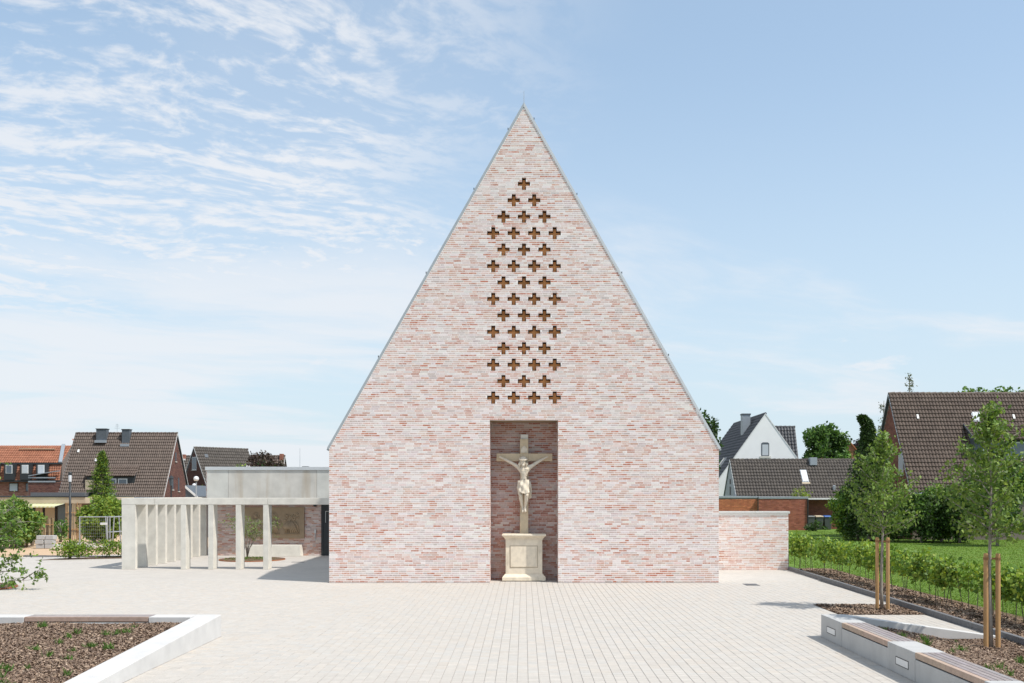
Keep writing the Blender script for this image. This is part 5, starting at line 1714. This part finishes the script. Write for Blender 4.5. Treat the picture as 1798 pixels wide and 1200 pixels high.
# right background
bush('chestnut_tree', 'large round chestnut tree rising behind the low tiled roof', 1399, 1496, 737, 96, 1.5, G_MID + G_DARK[:2], .34, 26, 1, k=60, depth=3.2, rr=(.2, .34), cat='tree')
bush('copper_beech', 'dark purple leaved tree behind the orange gable', 1484, 1560, 762, 128, 2, G_PURPLE, .34, 20, 2, k=40, depth=3, cat='tree')
bush('broadleaf_tree', 'dark green tree peeping out behind the right slope of the church', 1205, 1266, 722, 74, 2, G_DARK + G_MID[:1], .26, 26, 3, k=44, depth=2.4, rr=(.2, .36), cat='tree')
bush('broadleaf_tree', 'wide green tree top showing above the tall brown roof', 1655, 1860, 664, 84, 3.0, G_MID + G_PEAR[:1], .34, 16, 4, k=70, depth=3.6, rr=(.16, .28), cat='tree')


def bare_tree(px, pytop, Y, label, seed, n=9, wpx=36):
    q = random.Random(seed)
    b = at(px, pytop, Y); base = (b.x, Y, 0)
    e = empty('sparse_tree', base); tag(e, label, 'tree', 'sparse treetops behind the tall brown roof')
    t = MB(); P = []
    t.tube([(0, 0, -.1), (0, 0, b.z * .6), (.05, 0, b.z)], [.14, .09, .02], 6)
    Wd = wpx / 2 * Y / FPX
    for i in range(n * 3):
        f = q.random(); z = b.z - 5.0 * f
        a = q.uniform(0, 6.28); Lb = Wd * (.3 + .9 * f) * q.uniform(.6, 1)
        p = Vector((Lb * math.cos(a), Lb * math.sin(a), z + Lb * .35))
        t.tube([(0, 0, z), p * .5 + Vector((0, 0, z * .5)), p], [.03, .02, .008], 4)
        for k in range(16):
            u = q.uniform(.3, 1.05); s = Vector((0, 0, z)).lerp(p, u); P.append((s.x + q.gauss(0, .12), s.y + q.gauss(0, .12), s.z + q.gauss(0, .12)))
    t.build('trunk', m_bark, e)
    mobj('crown', leaf_mesh('crown', np.array(P), .17, [(.14, .15, .10), (.17, .19, .12), (.11, .13, .07)]), m_leaf_far, e)


bare_tree(1596, 659, 80, 'sparse pale treetop above the peak of the tall brown roof', 4)
bare_tree(1551, 704, 82, 'sparse pale treetop left of the tall brown roof', 9, 7, 30)


# dark leaning-tipped conifer
def conifer(name, label, pts, Y, radii_px, pal, leaf, seed, dens, droop=.25, whorls=0):
    """pts: trunk as pixel points from base to tip, radii_px at each"""
    q = random.Random(seed)
    base3 = at(*pts[0], Y); base = (base3.x, Y, 0)
    e = empty(name, base); tag(e, label, 'tree')
    W = [at(*p, Y) - Vector(base) for p in pts]
    t = MB().tube([Vector((0, 0, -.05))] + W, [.16] + [.15 * (1 - .92 * i / (len(W) - 1)) for i in range(len(W))], 7)
    P = []; Cc = []
    m = len(W)
    for i in range(dens):
        u = (q.random() ** 1.25) * (m - 1)
        if whorls: u = min(m - 1, (round(u * whorls) + q.gauss(0, .10)) / whorls); u = max(u, 0)
        j = min(int(u), m - 2); f = u - j
        s = W[j].lerp(W[j + 1], f); r = (radii_px[j] * (1 - f) + radii_px[j + 1] * f) * Y / FPX
        a = q.uniform(0, 6.28); Lb = r * q.uniform(.55, 1.12)
        d = Vector((math.cos(a), math.sin(a), -droop)) * Lb
        if i % 3 == 0: t.tube([s, s + d * .5, s + d * .9], [.02, .012, .004], 4)
        for k in range(14):
            v = q.uniform(.25, 1.05) ** .7
            P.append((s.x + d.x * v + q.gauss(0, .06), s.y + d.y * v + q.gauss(0, .06), s.z + d.z * v + .12 * (v - .5) * Lb + q.gauss(0, .05)))
    t.build('trunk', m_bark, e)
    mobj('crown', leaf_mesh('crown', np.array(P), leaf, pal, up=.25, aspect=.4), m_leaf_far, e)


conifer('dark_conifer', 'tall dark conifer with a drooping tip left of the brown house', [(1527, 930), (1527, 860), (1526, 810), (1525, 775), (1524, 752), (1520, 738), (1513, 733)], 57, [52, 48, 32, 14, 9, 7, 3], G_DARK, .18, 3, 2200)
conifer('spruce_tree', 'bright green spruce in front of the brown roof', [(178, 905), (178, 875), (179, 850), (179, 825), (179, 808), (180, 796)], 66, [34, 27, 20, 13, 7, 2], G_LIME[:3] + G_MID[:2] + G_DARK[:2], .13, 4, 1000, .12, 3.2)

# lime green cypress shrub and dark hedge run at the lawn's far side
bush('golden_cypress', 'yellow green cypress shrub beside the wheelie bins', 1452, 1560, 838, 58, .1, G_LIME[:3] + G_MID, .17, 60, 5, k=44, depth=1.6, rr=(.22, .36))
for k, (a, b, top, Y, seed, pal, lab) in enumerate(((1575, 1660, 862, 54.5, 6, G_DARK + G_MID[:2], 'dark hedge section right behind the tree in the mulch pit'),
                                               (1640, 1730, 848, 54.0, 7, G_DARK + G_MID[:2], 'dark hedge section below the tall roof eaves'),
                                               (1690, 1812, 786, 51.0, 8, G_DARK + G_MID, 'tall dark bush at the right edge behind the planter tree'),
                                               (1535, 1600, 866, 56, 9, G_MID + G_HEDGE[:1], 'mid green bush below the brick gable'),
                                               (1600, 1705, 850, 55.5, 10, G_LIME[:1] + G_MID + G_HEDGE[:2], 'lighter green bush top above the dark hedge'))):
    bush('garden_bush', lab, a, b, top, Y, 0.0, pal, .17, 55, seed, k=40, depth=1.3, group='garden bushes beyond the lawn', rr=(.24, .4))
bush('garage_shrub', 'small dark shrub at the foot of the garage bins', 1412, 1452, 915, 71.5, 0, G_DARK + G_MID[:1], .14, 60, 15, k=18, depth=.6)
bush('roof_edge_shrub', 'small yellow green shrub in front of the low tiled roof', 1388, 1426, 848, 76.2, 1.6, G_LIME, .16, 40, 16, k=10, depth=.4)

# left background
bush('garden_bush', 'broad green shrub mass at the left edge below the bungalow', -30, 70, 876, 50, 0, G_HEDGE + G_MID, .16, 60, 21, k=46, depth=1.4)
bush('garden_bush', 'bright green bush behind the site fence beside the portico', 140, 232, 868, 55, 0, G_HEDGE + G_LIME[:2], .18, 60, 22, k=46, depth=1.6)
bush('garden_bush', 'small round bush between the two reed screens', 92, 120, 904, 56, 0, G_MID, .14, 60, 23, k=16, depth=.6)
bush('garden_bush', 'dark leafy bush left of the low reed screen', 40, 72, 908, 52, 0, G_MID + G_DARK[:2], .14, 60, 24, k=18, depth=.7)
bush('copper_shrub', 'dark copper treetop rising above the church wing', 434, 484, 781, 90, 3.4, G_COPPER, .24, 22, 25, k=26, depth=1.8, cat='tree', rr=(.2, .34))
bush('copper_shrub', 'wide brownish shrub behind the flat roof of the wing', 428, 504, 801, 86, 2.4, G_COPPER + G_DARK[:1], .24, 34, 26, k=34, depth=1.6)
bush('garden_bush', 'small green bush left of the copper shrub behind the wing', 408, 436, 806, 84, 2.4, G_HEDGE, .2, 34, 27, k=14, depth=1)
bush('garden_bush', 'small bright bush beside the globe lamps', 344, 366, 853, 70, 1, G_LIME[:2] + G_HEDGE[:2], .16, 40, 28, k=12, depth=.7)


# ==================================================================================================
# SITE YARD AND LAMPS AT THE LEFT
# ==================================================================================================
def pole_light():
    b = at(123, 981, 41.6); e = empty('post_light', (b.x, 41.6, 0)); tag(e, 'tall dark post light with frosted lantern standing in the low hedge', 'lamp post')
    zt = at(0, 829, 41.6).z
    MB().tube([(0, 0, -.05), (0, 0, zt - .42)], .043, 12).build('pole', m_dark, e, smooth=True)
    MB().lathe([(.06, zt - .42), (.062, zt - .4), (.062, zt - .14), (.06, zt - .13)], n=16).build('lantern', m_lantern, e, smooth=True)
    MB().lathe([(.07, zt - .129), (.07, zt - .03), (.05, zt)], n=16).build('cap', m_dark, e)
    MB().lathe([(.055, 0.0), (.055, .16), (.045, .17)], n=12).build('base_sleeve', m_dark, e)


pole_light()


def old_lantern():
    Y = 70; b = at(300.5, 900, Y); e = empty('lantern_post', (b.x, Y, 0)); tag(e, 'dark old fashioned street lantern in front of the brick gable', 'lamp post')
    z = lambda py: at(0, py, Y).z
    MB().tube([(0, 0, 0), (0, 0, z(853))], [.06, .045], 8).build('post', m_dark, e)
    MB().lathe([(.09, z(853)), (.17, z(841)), (.17, z(840.5))], n=6).build('lantern', m_slate, e)
    MB().lathe([(.21, z(840.4)), (.06, z(836.5)), (.02, z(834.5))], n=6).build('lantern_roof', m_dark, e)


old_lantern()
for px, py, r, Y, lab in ((344.5, 841, 4.6, 58, 'taller white globe lamp behind the portico roof'), (341, 852.5, 3.4, 62, 'lower white globe lamp behind the portico roof')):
    c = at(px, py, Y); e = empty('globe_lamp', (c.x, Y, 0)); tag(e, lab, 'lamp post', 'globe lamps behind the portico')
    rr = r * Y / FPX
    MB().tube([(0, 0, 0), (0, 0, c.z - rr)], .04, 8).build('pole', m_galv, e)
    MB().blob((0, 0, c.z), (rr, rr, rr), 20).build('globe', m_opal, e, smooth=True)
    MB().lathe([(.05, c.z - rr - .06), (.075, c.z - rr + .04)], n=12).build('collar', m_dark, e)


def reed_screen(label, px0, px1, py0, py1, Y, seed, dark=False):
    q = random.Random(seed)
    a = at(px0, py1, Y); b = at(px1, py1, Y); zt = at(0, py0, Y).z
    e = empty('reed_screen', ((a.x + b.x) / 2, Y, 0)); tag(e, label, 'screen', 'reed screens of the gardens')
    m = MB(); x = a.x - e.location.x
    while x < b.x - e.location.x:
        w = q.uniform(.025, .06); c = q.choice([(.38, .28, .15), (.46, .35, .2), (.32, .22, .11), (.42, .33, .2), (.14, .10, .06)] if not dark else [(.36, .22, .11), (.42, .28, .15), (.22, .13, .07), (.48, .36, .22)])
        m.tube([(x, q.uniform(-.03, .03), 0), (x + q.gauss(0, .02), q.uniform(-.03, .03), zt * q.uniform(.93, 1.03))], w / 2, 5, c); x += w * 1.02
    m.build('reeds', m_bamboo, e, cols=True, kind='stuff')
    for z in (.3 * zt, .75 * zt): MB().tube([(a.x - e.location.x, -.05, z), (b.x - e.location.x, -.05, z)], .018, 5).build('batten', m_stake, e)


reed_screen('low tan reed screen behind the pile of paving stones', 61, 94, 910, 950, 54, 1)
reed_screen('tall reed screen below the bungalow roof end', 116, 143, 884, 940, 58, 2, True)
reed_screen('low reed screen half hidden by the left shrub mass', 20, 50, 934, 952, 50.5, 3)


def site_fence():
    Y = 49.0
    a, b = at(140, 951, Y), at(187, 951, Y); zt = at(0, 907, Y).z
    e = empty('site_fence_panel', (a.x, Y, 0), R(6)); tag(e, 'galvanised wire mesh site fence panel behind the low hedge', 'fence')
    L = b.x - a.x
    for x in (0, L): MB().tube([(x, 0, 0), (x, 0, zt)], .03, 8).build('post', m_galv, e)
    for z in (.12, zt - .03): MB().tube([(0, 0, z), (L, 0, z)], .025, 8).build('rail', m_galv, e)
    w = MB()
    for i in range(1, 14): w.tube([(L * i / 14, 0, .12), (L * i / 14, 0, zt - .03)], .0025, 4)
    for i in range(1, 9): w.tube([(0, 0, .12 + (zt - .15) * i / 9), (L, 0, .12 + (zt - .15) * i / 9)], .0025, 4)
    w.build('wire_mesh', m_galv, e, kind='stuff')
    MB().box(-.25, .25, -.12, .12, 0, .13).build('foot_block', m_kerb, e); MB().box(L - .25, L + .25, -.12, .12, 0, .13).build('foot_block', m_kerb, e)
    for k, px in enumerate((189, 191.5, 194)):
        c = at(px, 950, Y + .6)
        s = empty('leaning_fence_panel', (c.x, Y + .6 + .1 * k, 0), R(78)); tag(s, ['galvanised fence panel leaning upright beside the mesh panel, first of three', 'middle of three galvanised fence panels leaning together', 'last of three galvanised fence panels, nearest the portico'][k], 'fence', 'leaning fence panels')
        tl = -.12 * (k - 1)
        for x in (0, 1.1):
            MB().tube([(x, 0, 0), (x, tl, zt)], .03, 8).build('post', m_galv, s)
        for z in (.1, zt * .5, zt - .05): MB().tube([(0, tl * z / zt, z), (1.1, tl * z / zt, z)], .025, 6).build('rail', m_galv, s)
    c = at(186, 920, Y - .1)
    o = MB().box(c.x - .26, c.x + .06, Y - .16, Y - .1, c.z - .055, c.z + .055).build('notice_board', m_frame, None, bevel=.005)
    tag(o, 'small white notice board fixed to the site fence', 'sign')


site_fence()


def yard_things():
    # pallet-like stack of paving slabs
    c = at(81, 945, 49.5)
    n = 0
    for z, rowx in ((0.0, (-.22, .22)), (.22, (-.24, .2)), (.44, (-.2, .24))):
        for x in rowx:
            o = MB().box(-.2, .2, -.2, .2, 0, .2).build('paving_block_stack', m_conc_bench, None, bevel=.012); o.location = (c.x + x, 49.5 + random.uniform(-.03, .03), z + .002)
            o.rotation_euler = (0, 0, random.uniform(-.06, .06))
            lv = ['bottom', 'middle', 'top'][int(z / .22 + .1)]; tag(o, 'grey concrete block, %s %s of the small stack by the reed screen' % (lv, 'left' if x < 0 else 'right'), 'block', 'stacked blocks in the yard')
    q = random.Random(5)
    base = []
    for v in range(5):
        mb = MB(); vs = []
        bm = bmesh.new(); bmesh.ops.create_icosphere(bm, subdivisions=1, radius=1)
        for vv in bm.verts: vv.co *= q.uniform(.75, 1.15)
        me = bpy.data.meshes.new('rubble'); bm.to_mesh(me); bm.free()
        set_col(me, np.tile(np.array(q.choice([(.42, .40, .37), (.5, .48, .44), (.34, .31, .28), (.46, .38, .3)])), (len(me.loops), 1))); me.materials.append(m_rubble); base.append(me)
    for i in range(64):
        px = q.uniform(92, 188); Y = q.uniform(47.0, 50.5)
        p = at(px, 950, Y); s = q.uniform(.06, .24)
        o = bpy.data.objects.new('rubble_stone', base[i % 5]); o.location = (p.x, Y, s * .3 + .15 * max(0, 1 - abs(px - 140) / 50) * q.random()); o.scale = (s * q.uniform(.8, 1.6), s, s * q.uniform(.4, .75)); o.rotation_euler = (0, 0, q.uniform(0, 6)); link(o)
        tag(o, 'pale broken stone in the rubble heap of the yard', 'stone', 'rubble heap stones')
    k = MB(); a = at(28, 979.5, 42.3)
    for i in range(12):
        x = a.x + i * .5
        k.box(x, x + .49, 42.9 - .05 * i, 43.0 - .05 * i, -.02, .06)
    tag(k.build('yard_kerb', m_kerb, None, kind='structure'), kind='structure')


yard_things()
